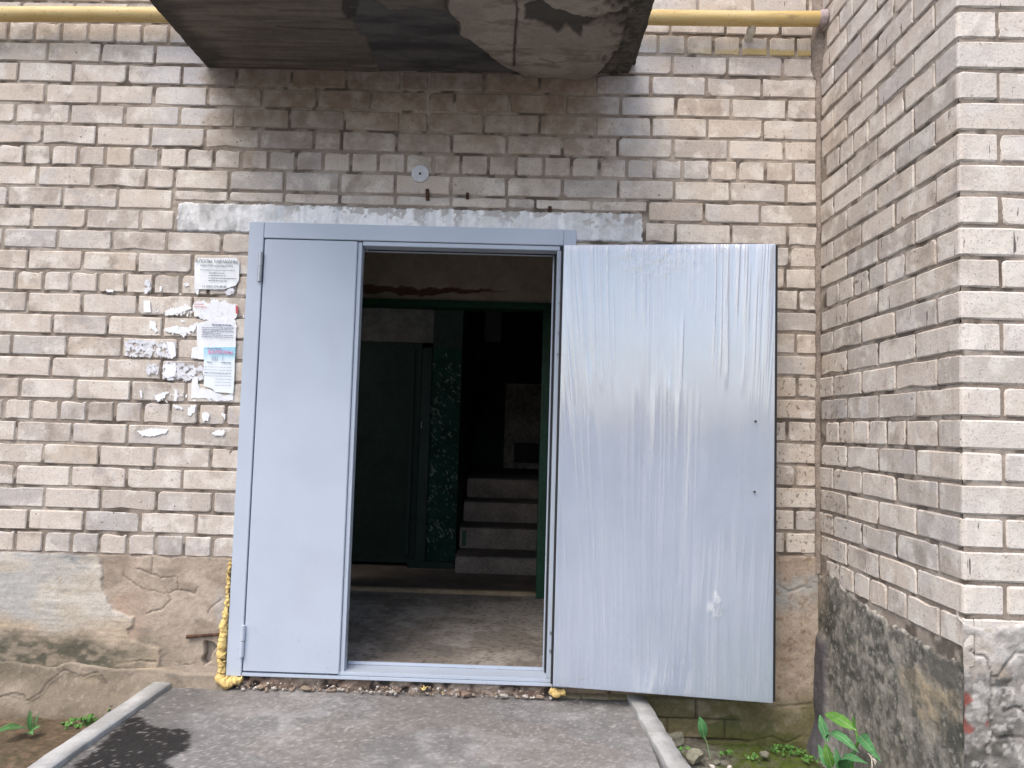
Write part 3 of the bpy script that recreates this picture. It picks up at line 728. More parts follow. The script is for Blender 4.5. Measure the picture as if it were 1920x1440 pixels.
tag(link('ground', relief('ground', gx, gy, (0, 0, 0), (1, 0, 0), (0, 1, 0), (0, 0, 1), ground_fn), M['soil']), kind='structure')
def WZ(pts, Z): return [(onZ(*p, Z)[0], onZ(*p, Z)[1]) for p in pts]
wet = WZ([(60, 1480), (150, 1425), (205, 1380), (240, 1345), (262, 1338), (278, 1352), (300, 1363), (330, 1366), (352, 1364), (368, 1384), (350, 1402), (330, 1412), (312, 1422), (322, 1450), (300, 1500)], .015)
def path_fn(u, v):
    n = fbm(u * 5, v * 5, 5, 111); n3 = fbm(u * 55, v * 55, 4, 113); n2 = fbm(u * 14, v * 14, 4, 114)
    c = mixc(np.broadcast_to(np.array([.175, .17, .165]), u.shape + (3,)), [.225, .22, .215], sstep(.36, .70, n * .6 + n2 * .4))
    c = mixc(c, [.34, .335, .33], sstep(.50, .66, n2) * sstep(.42, .6, n) * .45)
    c = mixc(c, [.22, .195, .175], sstep(.50, .62, fbm(u * 2.4, v * 2.4, 3, 116)) * .35)
    c = c * (.80 + .40 * n3)[..., None]
    dk = sstep(1.20, .95, u + (n2 - .5) * .2); c = mixc(c, [.10, .10, .10], dk * .6)
    dk2 = sstep(-.10, -.02, v) * sstep(2.2, 2.7, u); c = mixc(c, [.085, .08, .075], dk2 * .7)
    w = sstep(-.012, .010, sdpoly(u, v, wet) + (n2 - .5) * .07 + (n3 - .5) * .03); c = mixc(c, np.array([.014, .013, .013]), w * .96)
    c = mixc(c, [.40, .38, .36], sstep(.73, .76, fbm(u * 110, v * 110, 2, 117)) * (.55 - .2 * w))
    z = .010 + (n - .5) * .012 + (n3 - .5) * .007 - .012 * sstep(-1.5, -6, v)
    edge = sstep(.87, .845, u + (n2 - .5) * .03); z = z + .004 * edge
    return z, c
px_ = span(.84, 2.93, .009); py_ = np.concatenate([-np.geomspace(9.0, 1.0, 14), span(-.98, .02, .008)])
tag(link('asphalt_path', relief('asphalt_path', px_, py_, (0, 0, 0), (1, 0, 0), (0, 1, 0), (0, 0, 1), path_fn), M['asphalt']), kind='structure')
def kerb(name, xa, xb, lean, label):
    """xa..xb at the wall, shifting by lean per metre towards the camera; worn profile swept along y"""
    prof = [(0, -.20), (0, .020), (.004, .029), (.012, .032), (.5, .033), (.985, .032), (.996, .027), (1, .018), (1, -.20)]
    ys = np.concatenate([-np.geomspace(6.0, 1.05, 12), span(-1.0, .03, .02)]); V = []; Cc = []
    for y in ys:
        for k, (s, z) in enumerate(prof):
            w = xb - xa; x = xa + (s * w if s in (0, 1) or s == .5 else (s * w)) - lean * y
            nz = float(fbm(np.array([y * 14]), np.array([s * 3 + xa * 7]), 3, 120)[0] - .5); ex = .010 if k in (6, 7) else .006
            V.append((x + nz * ex, y, z + (nz * .010 if z > 0 else 0)))
    K = len(prof); V = np.array(V)
    n = fbm(V[:, 0] * 30, V[:, 1] * 9, 4, 121); c = mixc(np.broadcast_to(np.array([.31, .31, .30]), (len(V), 3)), [.42, .42, .415], sstep(.4, .6, n))
    m = mesh_np(name, V, grid_faces(len(ys), K), False, c)
    return tag(base_origin(link(name, m, M['curb'])), label, 'kerb', 'concrete kerbs edging the entrance path')
kerb('kerb', .782, .862, -.012, 'straight pale concrete kerb between the brown soil and the dark damp asphalt')
kerb('kerb', 2.905, 2.983, .070, 'worn concrete kerb running out from under the open door leaf')

# ================================================================== balcony slab and gas pipe
SZ = 2.888
def WS(pts): return [(onZ(*p, SZ)[0], onZ(*p, SZ)[1]) for p in pts]
dark_patch = WS([(664, -40), (652, 20), (655, 38), (672, 62), (690, 72), (695, 100), (712, 132), (738, 165), (1000, 170), (965, 132), (925, 108), (888, 72), (862, 60), (858, 38), (832, 18), (770, 14), (730, 20)])
plast = WS([(845, -40), (838, 14), (862, 36), (862, 58), (900, 84), (940, 116), (985, 139), (1050, 142), (1098, 150), (1130, 126), (1160, 88), (1176, 40), (1190, 10), (1200, -40)])
bits = [WS([(985, 28), (1020, 36), (1045, 52), (1062, 40), (1088, 62), (1094, 42), (1130, 26), (1090, 22), (1040, 10), (1010, -10), (985, 2)]), WS([(655, -30), (676, -30), (674, 4), (666, 34), (655, 38), (640, 20)])]
seam = [WS([(962, -20), (970, 10), (966, 60), (964, 118)]), WS([(520, 50), (600, 55), (676, 58)]), WS([(1014, 104), (1040, 112), (1070, 106)]), WS([(1090, 108), (1120, 110)])]
SX0, SX1, SY0 = .842, 2.885, -1.05
def soffit(u, v):
    n = fbm(u * 5, v * 9, 5, 131); n2 = fbm(u * 3, v * 60, 4, 133); n3 = fbm(u * 40, v * 40, 4, 134); wob = (fbm(u * 22, v * 22, 3, 135) - .5) * .03
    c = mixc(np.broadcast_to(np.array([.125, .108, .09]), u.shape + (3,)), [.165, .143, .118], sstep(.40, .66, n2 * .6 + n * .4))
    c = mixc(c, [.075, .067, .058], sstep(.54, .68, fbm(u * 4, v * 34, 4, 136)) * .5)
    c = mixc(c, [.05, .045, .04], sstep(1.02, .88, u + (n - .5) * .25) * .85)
    d = (n2 - .5) * .008 + (fbm(u * 1.5, v * 14, 2, 137) - .5) * .006
    pl = sstep(-.004, .004, sdpoly(u, v, plast) + wob * .6)
    plc = mixc(np.broadcast_to(np.array([.265, .235, .20]), u.shape + (3,)), [.33, .29, .245], sstep(.4, .6, n)); plc = mixc(plc, [.17, .14, .11], sstep(.54, .68, fbm(u * 7, v * 18, 5, 138)) * .7)
    c = c * (1 - pl[..., None]) + plc * pl[..., None]; d = d * (1 - pl * .7) + pl * .018; lip_shade = sstep(.016, .003, np.abs(sdpoly(u, v, plast) + wob * .6 + .006)) * (.4 + .6 * sstep(.35, .6, n3)); plc = mixc(plc, [.16, .13, .10], sstep(.05, .0, sdpoly(u, v, plast)) * .45)
    c = mixc(c, [.06, .052, .045], lip_shade * .8)  # crack shadow along the edge of the plaster, painted in as a dark outline
    dp = sstep(-.006, .010, sdpoly(u, v, dark_patch) + wob) * (1 - pl)
    dkc = mixc(np.broadcast_to(np.array([.05, .049, .050]), u.shape + (3,)), [.105, .10, .098], sstep(.30, .75, fbm(u * 4, v * 14, 4, 139)))
    c = c * (1 - dp[..., None]) + dkc * dp[..., None]; d = d - dp * .008
    for b in bits:
        q = sstep(-.003, .003, sdpoly(u, v, b) + wob * .7); c = mixc(c, [.055, .052, .05], q * .9); d = d - q * .010
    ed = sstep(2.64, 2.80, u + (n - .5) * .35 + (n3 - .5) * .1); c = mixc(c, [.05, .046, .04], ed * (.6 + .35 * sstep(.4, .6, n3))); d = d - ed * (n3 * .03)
    for s_ in seam:
        q = sstep(.007, .002, pdist(u + wob * .25, v + wob * .25, s_)); d = d - q * .012; c = mixc(c, [.06, .05, .04], q * .8)
    d = d - .05 * sstep(.035, .0, SX1 - u + (n3 - .5) * .06) - .012 * sstep(.012, .0, u - SX0)
    return d, c
slab = thing('balcony_slab', 'weathered concrete balcony slab above the door with peeling black and tan soffit', 'balcony', (1.86, -.5, SZ))
link('soffit', relief('soffit', span(SX0, SX1, .0065), span(SY0, .0, .006), (0, 0, SZ), (1, 0, 0), (0, 1, 0), (0, 0, -1), soffit), M['concrete'], slab)
mb = MB(); mb.box(SX0 + .001, SX1 - .03, SY0 + .001, .02, SZ + .018, 3.015); o = build(mb, 'slab_body', M['concrete'], slab)
a = o.data.color_attributes.new('col', 'FLOAT_COLOR', 'POINT'); a.data.foreach_set('color', np.tile(np.array([.10, .09, .08, 1], np.float32), len(o.data.vertices)))

pp = thing('gas_pipe', 'yellow painted gas pipe running along the brick wall above the balcony slab', 'pipe', (1.4, -.08, 3.05))
mb = MB(); xs = np.linspace(-1.0, 3.728, 60)
mb.tube([(x, -.08, 3.0875 + .0152 * x + .002 * math.sin(x * 5)) for x in xs], .0335, 24); build(mb, 'tube', M['yellow_pipe'], pp, True)
mb = MB(); bx = onY(1408, 55, -.05)
mb.tube([(bx[0], -.075, bx[2] + .045), (bx[0] + .001, -.07, bx[2] + .012), (bx[0] + .002, -.05, bx[2] - .005), (bx[0] + .003, .004, bx[2] - .016)], [.014, .018, .021, .019], 12)
build(mb, 'bracket', flat_mat('whitewashed_bracket', (.52, .49, .42), .9, 0, .2, 120, .45, .004), pp, True)
mb = MB(); mb.tube([(3.715, -.08, 3.1435), (3.727, -.08, 3.1437), (3.742, -.078, 3.144)], [.0345, .039, .043], 16); build(mb, 'sleeve', flat_mat('chipped_sleeve', (.34, .28, .28), .8, 0, .2, 60, .5, .003), pp, True)

# ================================================================== steel double door
YF = -.016
fx0, fx1 = float(onY(468, 415, YF)[0]), float(onY(1081, 432, YF)[0])
fzt, fzb = 2.1425, .0640
ix0, ix1 = float(onY(494, 450, YF)[0]), 2.569
door = thing('entrance_door', 'new light grey steel double door with its right leaf swung open', 'door', (1.86, 0, fzb))
frame = MB().box(fx0, ix0, YF, .09, fzb, fzt); fo = build(frame, 'frame', M['steel'], door, False, .0022)
tag(fo, 'flat light grey steel door frame')
def sub(mb, name, mat=None, par=None, bevel=.002, smooth=False): return build(mb, name, mat or M['steel'], par or fo, smooth, bevel)
sub(MB().box(ix0 + .0012, ix1 - .0012, YF, .09, 2.0685, fzt), 'head_rail')
sub(MB().box(ix1, fx1, YF, .09, fzb, fzt), 'right_post')
sub(MB().box(ix0 + .0012, ix1 - .0012, YF + .004, .055, fzb + .001, .0800), 'sill_rail')
sub(MB().box(1.60, ix1 - .0012, YF + .009, .095, .0815, .0975), 'sill_step')
sub(MB().box(1.62, ix1 - .004, .092, .106, .0985, .112), 'sill_lip')
# inner stop of the frame
sub(MB().box(1.632, 2.5535, -.006, .088, 2.046, 2.0665), 'head_stop')
zl = float(onY(860, 474, .095)[2]); xr = float(onY(1030, 800, .095)[0])
sub(MB().box(1.60, xr + .012, .094, .106, zl - .006, 2.12), 'head_lip')
sub(MB().box(2.5415, ix1 - .001, -.004, .088, .0985, 2.0455), 'side_stop')
sub(MB().box(xr - .003, xr + .004, .092, .106, .1125, zl - .007), 'side_lip')
sub(MB().box(xr + .0045, 2.5405, .062, .092, .0985, 2.045), 'side_seal', M['steel_dark'])
sub(MB().box(1.634, 2.540, .066, .0915, zl + .0015, 2.0455), 'head_seal', M['steel_dark'])
for z in (1.905, 1.80, 1.66, 1.56, .30, .22):
    sub(MB().box(2.549, 2.559, -.010, -.0035, z - .006, z + .006), 'latch_pin', M['zinc'], None, .0015)
# fixed leaf
lx0, lx1, lz0, lz1 = ix0 + .0055, float(onY(653, 850, YF)[0]), .0875, 2.0635
fl = MB().box(lx0, lx1, YF + .002, .045, lz0, lz1); flo = build(fl, 'fixed_leaf', M['steel'], door, False, .003)
tag(flo, 'narrow closed left leaf of plain grey steel')
build(MB().box(lx1 + .0015, lx1 + .020, -.002, .050, lz0 - .001, lz1 - .001), 'edge_strip', M['steel'], flo, False, .0015)
build(MB().box(lx1 - .03, lx1 + .016, .0505, .060, lz0 + .02, lz1 - .02), 'seal', M['steel_dark'], flo)
for z in (1.995, .36): build(MB().box(lx1 + .0205, lx1 + .0225, .018, .032, z - .14, z), 'bolt_plate', M['zinc'], flo, False, .001)
for zt in (1.999, .291):
    hx = float(onY(488, 500, -.02)[0]) if zt > 1 else float(onY(455, 1200, -.02)[0])
    hg = MB().tube([(hx, -.021, zt - .066), (hx, -.022, zt)], .0105, 16); h = build(hg, 'hinge', M['zinc'] if zt > 1 else M['steel'], flo, True)
    build(MB().tube([(hx, -.021, zt - .0715), (hx, -.021, zt - .0665)], .0075, 16), 'washer', M['zinc'], flo, True)
    build(MB().tube([(hx - .001, -.021, zt - .138), (hx - .001, -.022, zt - .072)], .0105, 16), 'hinge', M['zinc'] if zt > 1 else M['steel'], flo, True)
# open leaf: hinged on the right post, swung round almost flat to the wall
HX, HY = float(onY(1047, 870, -.062)[0]), -.062
RX, RY = float(onY(1452, 870, -.176)[0]), -.176
LW = math.hypot(RX - HX, RY - HY); LA = math.atan2(RY - HY, RX - HX)
LB, LT, TH = .0845, 2.0575, .044
LM = Matrix.Translation((HX, HY, 0)) @ Matrix.Rotation(LA, 4, 'Z')
ol = MB().box(0, LW, 0, TH, LB, LT, LM); olo = build(ol, 'open_leaf', M['steel'], door, False, .003)
tag(olo, 'wide open right leaf wrapped in crinkled clear plastic film')
build(MB().box(LW + .0005, LW + .012, .012, TH - .004, LB + .004, LT - .004, LM), 'edge_flange', M['steel_dark'], olo)
build(MB().box(-.012, -.0005, .010, TH - .004, LB + .006, LT - .006, LM), 'hinge_edge', M['steel_dark'], olo)
def film_mat():
    t = NT('stretch_film'); g = t.n('ShaderNodeNewGeometry').outputs['Position']
    n = t.noise(t.scale(g, 95, 95, 1.2), 1, 3, .6)
    t.base(C3(.80, .83, .87), .14, 0, .8); t.set(t.b.inputs['Roughness'], t.math('ADD', .08, t.math('MULTIPLY', n, .14)))
    tr = t.n('ShaderNodeBsdfTransparent'); tr.inputs[0].default_value = (.97, .98, 1, 1)
    gl = t.n('ShaderNodeBsdfAnisotropic') if hasattr(bpy.types, 'ShaderNodeBsdfAnisotropic') else t.n('ShaderNodeBsdfGlossy')
    gl.inputs['Roughness'].default_value = .10; gl.inputs['Color'].default_value = (1, .99, .97, 1)
    fr = t.n('ShaderNodeLayerWeight', i_Blend=.5)
    fac = t.math('ADD', t.math('MULTIPLY', t.math('POWER', fr.outputs['Facing'], 3.0), .5), .20, clamp=True)
    mx = t.n('ShaderNodeMixShader'); t.set(mx.inputs[0], fac); t.t.links.new(tr.outputs[0], mx.inputs[1]); t.t.links.new(gl.outputs[0], mx.inputs[2])
    df = t.n('ShaderNodeBsdfDiffuse'); df.inputs[0].default_value = (.86, .88, .90, 1)
    m2 = t.n('ShaderNodeMixShader'); va = t.n('ShaderNodeVertexColor', layer_name='col'); t.set(m2.inputs[0], t.math('ADD', t.math('MULTIPLY', t.ramp(n, .35, .75), .05), t.math('MULTIPLY', va.outputs[0], .40))); t.t.links.new(mx.outputs[0], m2.inputs[1]); t.t.links.new(df.outputs[0], m2.inputs[2])
    out = t.t.nodes['Material Output']; t.t.links.new(m2.outputs[0], out.inputs[0])
    return t.m
def film_fn(u, v):
    w = v / 2.0; lean = (.10 * (u / LW - .5)) * 0
    fan = np.clip(w - .15, 0, 1); ctr = .50 + .10 * sstep(.3, .9, u / LW)
    uu = (u - ctr) / (1 + .42 * fan) + ctr + (fbm(u * 2.2, v * .8, 2, 141) - .5) * .05 + (fbm(u * 16, v * .9, 2, 149) - .5) * .016
    r1 = np.abs(fbm(uu * 38, v * .85, 2, 142) - .5) * 2; r2 = np.abs(fbm(uu * 92, v * 1.1, 2, 143) - .5) * 2; r3 = fbm(uu * 7, v * .9, 2, 144)
    k1 = sstep(.30, .02, r1) * sstep(.36, .58, fbm(u * 5, v * 1.4, 3, 150)); k2 = sstep(.34, .04, r2) * sstep(.33, .57, fbm(u * 6 + 3, v * 1.8, 3, 151))
    amp = .45 + 1.0 * sstep(.35, 1.5, v)
    d = (k1 * .0024 + k2 * .0012) * amp + r3 * .007
    # crumple at the top and a torn blister low down
    tp = sstep(.28, .05, np.hypot((u - .42) * .9, (v - 1.93) * 1.6)); d = d + tp * (np.abs(fbm(u * 26, v * 34, 3, 146) - .5)) * .008
    bl = np.hypot((u - .690) / (.012 + .35 * np.clip(.47 - v, 0, .09)), (v - .40) / .065); d = d + .008 * sstep(1.1, .3, bl) * (.3 + 1.6 * np.abs(fbm(u * 70, v * 50, 3, 147) - .5) * 2)
    cr = sstep(.22, .0, v) * sstep(.36, .44, u) * sstep(.66, .56, u); d = d + cr * np.abs(fbm(u * 70 - v * 9, v * 3, 3, 148) - .5) * .006
    ed = np.minimum(np.minimum(u, LW - u), np.minimum(v, LT - LB - v)); d = d * sstep(0, .03, ed) + .0018
    hz = np.clip((k1 * .55 + k2 * .45) * amp * .8 + sstep(1.1, .5, bl) * .9 * sstep(.46, .60, fbm(u * 80, v * 60, 3, 152)) + tp * .7 * sstep(.42, .6, fbm(u * 40, v * 50, 3, 153)) + cr * .6 * sstep(.55, .7, fbm(u * 70 - v * 9, v * 3, 3, 148)), 0, 1)
    return d, np.repeat(hz[..., None], 3, -1)
LU = np.array([math.cos(LA), math.sin(LA), 0]); LN = np.array([math.sin(LA), -math.cos(LA), 0])
fm = relief('film', span(.002, LW - .002, .0024), span(.002, LT - LB - .002, .011), (HX, HY, LB), LU, (0, 0, 1), LN, film_fn)
link('film', fm, film_mat(), olo)
for pxy in ((1417, 790), (1415, 922)):
    P = onY(*pxy, -.172); s = math.hypot(P[0] - HX, P[1] - HY)
    m_ = MB(); n0 = 14; c0 = LM @ Vector((s, -.0075, 0)); m_.tube([LM @ Vector((s, -.0095, P[2])), LM @ Vector((s, -.0005, P[2]))], .0045, 12); build(m_, 'screw', M['steel_dark'], olo)

# ================================================================== behind the door
FZ = .060
def floor_fn(u, v):
    n = fbm(u * 4, v * 4, 5, 151); n3 = fbm(u * 60, v * 60, 4, 153)
    c = mixc(np.broadcast_to(np.array([.28, .245, .21]), u.shape + (3,)), [.36, .32, .28], sstep(.4, .62, n)); c = mixc(c, [.12, .11, .105], sstep(.52, .64, fbm(u * 7, v * 7, 4, 154)) * .4)
    c = mixc(c, [.44, .40, .36], sstep(.45, .6, n) * .5); c = c * (.80 + .40 * n3)[..., None]; c = mixc(c, [.09, .08, .07], sstep(.68, .74, fbm(u * 60, v * 60, 2, 155)) * .6)
    return (n3 - .5) * .004 + (n - .5) * .006, c
tag(link('vestibule_floor', relief('vestibule_floor', span(.95, 2.78, .012), span(.097, 1.74, .010), (0, 0, FZ - .004), (1, 0, 0), (0, 1, 0), (0, 0, 1), floor_fn), M['floor']), kind='structure')
M['inner_tan'] = None
def inner_fn(u, v):
    n = fbm(u * 4, v * 4, 5, 161)
    c = mixc(np.broadcast_to(np.array([.44, .36, .275]), u.shape + (3,)), [.50, .42, .325], sstep(.4, .6, n))
    line = 2.165 + .012 * (u - 1.2) + (fbm(u * 9, v * 3, 4, 162) - .5) * .05; th = .028 * sstep(2.35, 1.5, u) * (.3 + fbm(u * 12, u * 0, 3, 163)) + .002
    cr = sstep(th + .006, th, np.abs(v - line)) * sstep(2.35, 2.1, u); c = mixc(c, [.12, .05, .03], cr * .9)
    return (n - .5) * .006 - cr * .010, c
wA = thing('vestibule_wall', 'tan painted wall with a flaking crack above the green inner door frame', 'wall', (1.8, 1.7, 2.1))
link('painted_face', relief('painted_face', span(.95, 2.78, .012), span(2.10, 2.62, .010), (0, 1.70, 0), (1, 0, 0), (0, 0, 1), (0, -1, 0), inner_fn), M['plaster'], wA)
build(MB().box(.95, 2.78, 1.715, 1.90, 2.10, 2.62), 'wall_core', flat_mat('inner_wall_core', (.25, .2, .15), .9), wA)
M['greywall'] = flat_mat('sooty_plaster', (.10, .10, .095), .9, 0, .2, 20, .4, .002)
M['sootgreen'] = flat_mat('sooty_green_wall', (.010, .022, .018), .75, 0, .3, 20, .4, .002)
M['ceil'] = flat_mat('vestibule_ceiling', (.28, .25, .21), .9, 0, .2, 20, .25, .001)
tag(build(MB().box(.80, .95, .405, 1.9, -.1, 2.62), 'vestibule_wall', M['green']), 'green painted side wall of the vestibule behind the closed leaf', 'wall')
tag(build(MB().box(2.78, 2.93, .405, 1.9, -.1, 2.62), 'vestibule_wall', M['green']), 'green painted side wall of the vestibule behind the open leaf', 'wall')
tag(build(MB().box(.80, 2.93, .405, 1.9, 2.625, 2.8), 'vestibule_ceiling', M['ceil']), kind='structure')
fr = thing('inner_door_frame', 'bright green painted timber frame at the back of the vestibule', 'door frame', (1.8, 1.7, FZ))
build(MB().box(.95, 2.60, 1.675, 1.80, 2.048, 2.098), 'head_rail', M['green'], fr, False, .003)
build(MB().box(2.527, 2.597, 1.675, 1.80, FZ, 2.047), 'jamb', M['green'], fr, False, .003)
build(MB().box(2.5975, 2.779, 1.70, 1.90, FZ - .02, 2.0995), 'side_panel', M['dark_green'], fr)
tag(build(MB().box(.95, 2.527, 1.745, 1.80, FZ - .03, FZ + .020), 'threshold', M['wood'], None, False, .006), 'pale worn wooden threshold strip lying across the inner doorway', 'threshold')
build_f = build(MB().box(.60, 2.95, 1.801, 6.0, FZ - .1, FZ + .004), 'corridor_floor', flat_mat('dark_corridor_floor', (.13, .105, .085), .9, 0, .2, 50, .35, .002)); tag(build_f, kind='structure')
stm = flat_mat('worn_concrete_step', (.24, .205, .18), .92, 0, .2, 45, .35, .003); tread = flat_mat('dirty_tread', (.085, .075, .068), .92, 0, .2, 45, .35, .002)
st = thing('staircase', 'flight of worn concrete steps rising behind the green inner frame', 'stairs', (2.4, 2.4, FZ))
RISES, GO, SY = (.140, .178, .180, .182), .335, 2.40
for k in range(4):
    RISE = RISES[k]; y0 = SY + k * GO; z0 = FZ + .005 + sum(RISES[:k]); y1 = SY + (k + 1) * GO if k < 3 else 5.2
    s_ = build(MB().box(1.905, 2.86, y0, y1 - .001, z0, z0 + RISE - .012), 'step', stm, st, False, .009)
    build(MB().box(1.903, 2.861, y0 + .024, y1 - .001, z0 + RISE - .0118, z0 + RISE - .001), 'tread', tread, s_)
    if k == 1: build(MB().box(1.925, 1.962, y0 - .003, y0 - .0005, z0 + .02, z0 + .15), 'paint_patch', M['green'], s_)
# pier between the side door and the stairs, with knocked-off paint
def pier_fn(u, v):
    n = fbm(u * 10, v * 10, 4, 171); s1 = fbm((u + v * .8) * 60, (v - u * .8) * 26, 3, 172)
    c = mixc(np.broadcast_to(np.array([.004, .026, .020]), u.shape + (3,)), [.006, .036, .028], sstep(.4, .6, n))
    f = sstep(.74, .79, s1 + .10 * (sstep(.5, .25, np.abs(v - .62)) + sstep(.45, .1, np.abs(v - 1.42))) - .03) * sstep(1.60, 1.64, u)
    c = mixc(c, [.17, .20, .19], f * .8)
    return -f * .003, c
pr = thing('wall_pier', 'dark green pier between side door and steps with paint chipped to white', 'pier', (1.75, 2.62, FZ))
link('chipped_face', relief('chipped_face', span(1.645, 1.885, .006), span(FZ + .06, 1.86, .007), (0, 2.60, 0), (1, 0, 0), (0, 0, 1), (0, -1, 0), pier_fn), M['floor'], pr)
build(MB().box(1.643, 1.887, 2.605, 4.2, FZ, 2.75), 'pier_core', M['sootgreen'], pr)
build(MB().box(1.50, 1.885, 2.56, 2.5985, FZ + .004, FZ + .055), 'skirting', M['dark_green'], pr, False, .004)
sd = thing('side_door', 'almost black green metal side door left of the chipped pier', 'door', (1.2, 2.62, FZ))
build(MB().box(.75, 1.555, 2.615, 2.66, FZ + .03, 1.90), 'leaf', M['sootgreen'], sd, False, .004)
build(MB().box(1.561, 1.642, 2.585, 2.70, FZ + .03, 1.86), 'jamb', M['dark_green'], sd, False, .004)
build(MB().box(1.478, 1.50, 2.600, 2.6145, FZ + .1, 1.85), 'bead', M['dark_green'], sd, False, .003)
hp = onY(797, 796, 2.57); build(MB().tube([(hp[0] - .03, 2.614, hp[2] + .02), (hp[0] - .03, 2.565, hp[2] + .02), (hp[0] - .028, 2.560, hp[2] - .03)], .006, 10), 'handle', M['zinc'], sd, True)
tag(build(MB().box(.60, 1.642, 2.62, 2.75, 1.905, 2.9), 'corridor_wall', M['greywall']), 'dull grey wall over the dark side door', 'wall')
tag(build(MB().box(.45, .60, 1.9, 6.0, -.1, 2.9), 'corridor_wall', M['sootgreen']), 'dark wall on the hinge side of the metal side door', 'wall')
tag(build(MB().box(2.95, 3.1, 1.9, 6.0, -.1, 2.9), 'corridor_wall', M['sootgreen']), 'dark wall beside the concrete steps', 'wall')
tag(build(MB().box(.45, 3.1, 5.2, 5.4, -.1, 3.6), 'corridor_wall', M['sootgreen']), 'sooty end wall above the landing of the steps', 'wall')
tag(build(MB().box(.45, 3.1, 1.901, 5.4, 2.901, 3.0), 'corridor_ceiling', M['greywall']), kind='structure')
# sloping underside of the upper flight and a bundle of pipes
fl2 = MB(); b0 = Vector((1.887, 2.75, 2.9)); fl2.v += [(1.888, 2.72, 2.898), (1.96, 2.72, 2.898), (1.96, 4.6, 1.5), (1.888, 4.6, 1.5), (1.888, 2.72, 2.78), (1.96, 2.72, 2.78), (1.96, 4.6, 1.36), (1.888, 4.6, 1.36)]
fl2.f += [(0, 1, 2, 3), (7, 6, 5, 4), (0, 4, 5, 1), (1, 5, 6, 2), (2, 6, 7, 3), (3, 7, 4, 0)]
tag(build(fl2, 'stair_stringer', M['dark_green']), 'dark sloping beam of the upper flight above the steps', 'beam')
cb = thing('meter_cabinet', 'small soot-stained metal cabinet with a glazed grid on the stair landing', 'cabinet', (2.4, 5.1, .87))
cx0, cx1, cz0, cz1 = 2.20, 2.66, .75, 1.74
soot = flat_mat('soot_stained_metal', (.24, .21, .19), .6, .1, .4, 25, .7, .003); build(MB().box(cx0, cx1, 5.05, 5.19, cz0, cz1), 'case', soot, cb, False, .006)
for i in range(2):
    for j in range(2):
        xa = cx0 + .11 + i * .165; za = cz0 + .36 + j * .235
        build(MB().box(xa, xa + .14, 5.036, 5.0495, za, za + .21), 'panel', soot, cb, False, .004)
build(MB().box(cx0 + .12, cx1 - .04, 5.040, 5.0495, cz0 + .07, cz0 + .30), 'door', M['steel_dark'], cb, False, .004)
tag(build(MB().box(1.93, 2.12, 5.10, 5.198, 2.23, 2.60), 'junction_box', flat_mat('pale_box', (.26, .26, .27), .8)), 'pale grey box high on the sooty end wall', 'box')

# ================================================================== foam, rubble, rod, fixings
def blob(path, rads, seg=14, seed=1, lump=.35):
    """a bead of hardened foam: lumpy tube with closed ends"""
    mb = MB(); pts = [Vector(p) for p in path]
    P = []; Rr = []
    for i in range(len(pts) - 1):
        k = max(2, int((pts[i + 1] - pts[i]).length / .0028))
        for t in range(k): P.append(pts[i].lerp(pts[i + 1], t / k)); Rr.append(rads[i] + (rads[i + 1] - rads[i]) * t / k)
    P.append(pts[-1]); Rr.append(rads[-1])
    q0 = np.arange(len(P)); wx = fbm(q0 * .10, q0 * 0 + 4.2, 3, seed + 9) - .5; wz = fbm(q0 * .10, q0 * 0 + 8.2, 3, seed + 11) - .5
    P = [p + Vector((float(wx[i]) * .016, float(wz[i]) * .006, float(wz[i]) * .010)) for i, p in enumerate(P)]
    L = np.arange(len(P)); nz = fbm(L * .14, L * 0 + seed, 3, seed)
    Rr = [r * (.66 + .6 * float(nz[i])) for i, r in enumerate(Rr)]
    Rr[0] *= .3; Rr[-1] *= .3
    seg = 22; mb.tube(P, Rr, seg); m = mb.mesh('foam', True); q = random.Random(seed * 7)
    co = np.empty(len(m.vertices) * 3, np.float32); m.vertices.foreach_get('co', co); co = co.reshape(-1, 3); nr = np.empty_like(co).ravel(); m.vertices.foreach_get('normal', nr); nr = nr.reshape(-1, 3)
    h = np.zeros(len(co))
    for _ in range(int(len(P) * 2.2)):
        k = q.randrange(len(P)); r_ = q.uniform(.004, .013); pk = np.array(P[k]) + np.array([q.gauss(0, 1), q.gauss(0, 1), q.gauss(0, 1)]) * Rr[k] * .75
        h = np.maximum(h, r_ * .75 * np.clip(1 - ((co - pk) ** 2).sum(1) / r_ ** 2, 0, 1))
    m.vertices.foreach_set('co', (co + nr * h[:, None] * 1.1).astype(np.float32).ravel()); m.update()
    return m
Fp = lambda px, py, Y=-.012: tuple(onY(px, py, Y))
fo1 = blob([Fp(431, 1046), Fp(428, 1100), Fp(424, 1140), Fp(420, 1175), Fp(418, 1195), Fp(415, 1225), Fp(416, 1255), Fp(414, 1272, -.02), Fp(425, 1279, -.03), Fp(445, 1276, -.025), Fp(458, 1270, -.02)], [.010, .012, .014, .020, .018, .021, .018, .026, .025, .021, .010], 16, 3)
tag(base_origin(link('foam_bead', fo1, M['foam'])), 'long yellow bead of mounting foam down the left edge of the door frame', 'foam')
tag(base_origin(link('foam_lump', blob([Fp(1030, 1292, -.025), Fp(1043, 1300, -.035), Fp(1058, 1296, -.03)], [.014, .022, .014], 14, 5), M['foam'])), 'big yellow foam lump under the hinge side of the open leaf', 'foam')
tag(base_origin(link('foam_lump', blob([Fp(787, 1288, -.02), Fp(795, 1293, -.025), Fp(802, 1286, -.02)], [.007, .010, .006], 12, 7), M['foam'])), 'small yellow foam crumb in the rubble with a curled tail', 'foam')
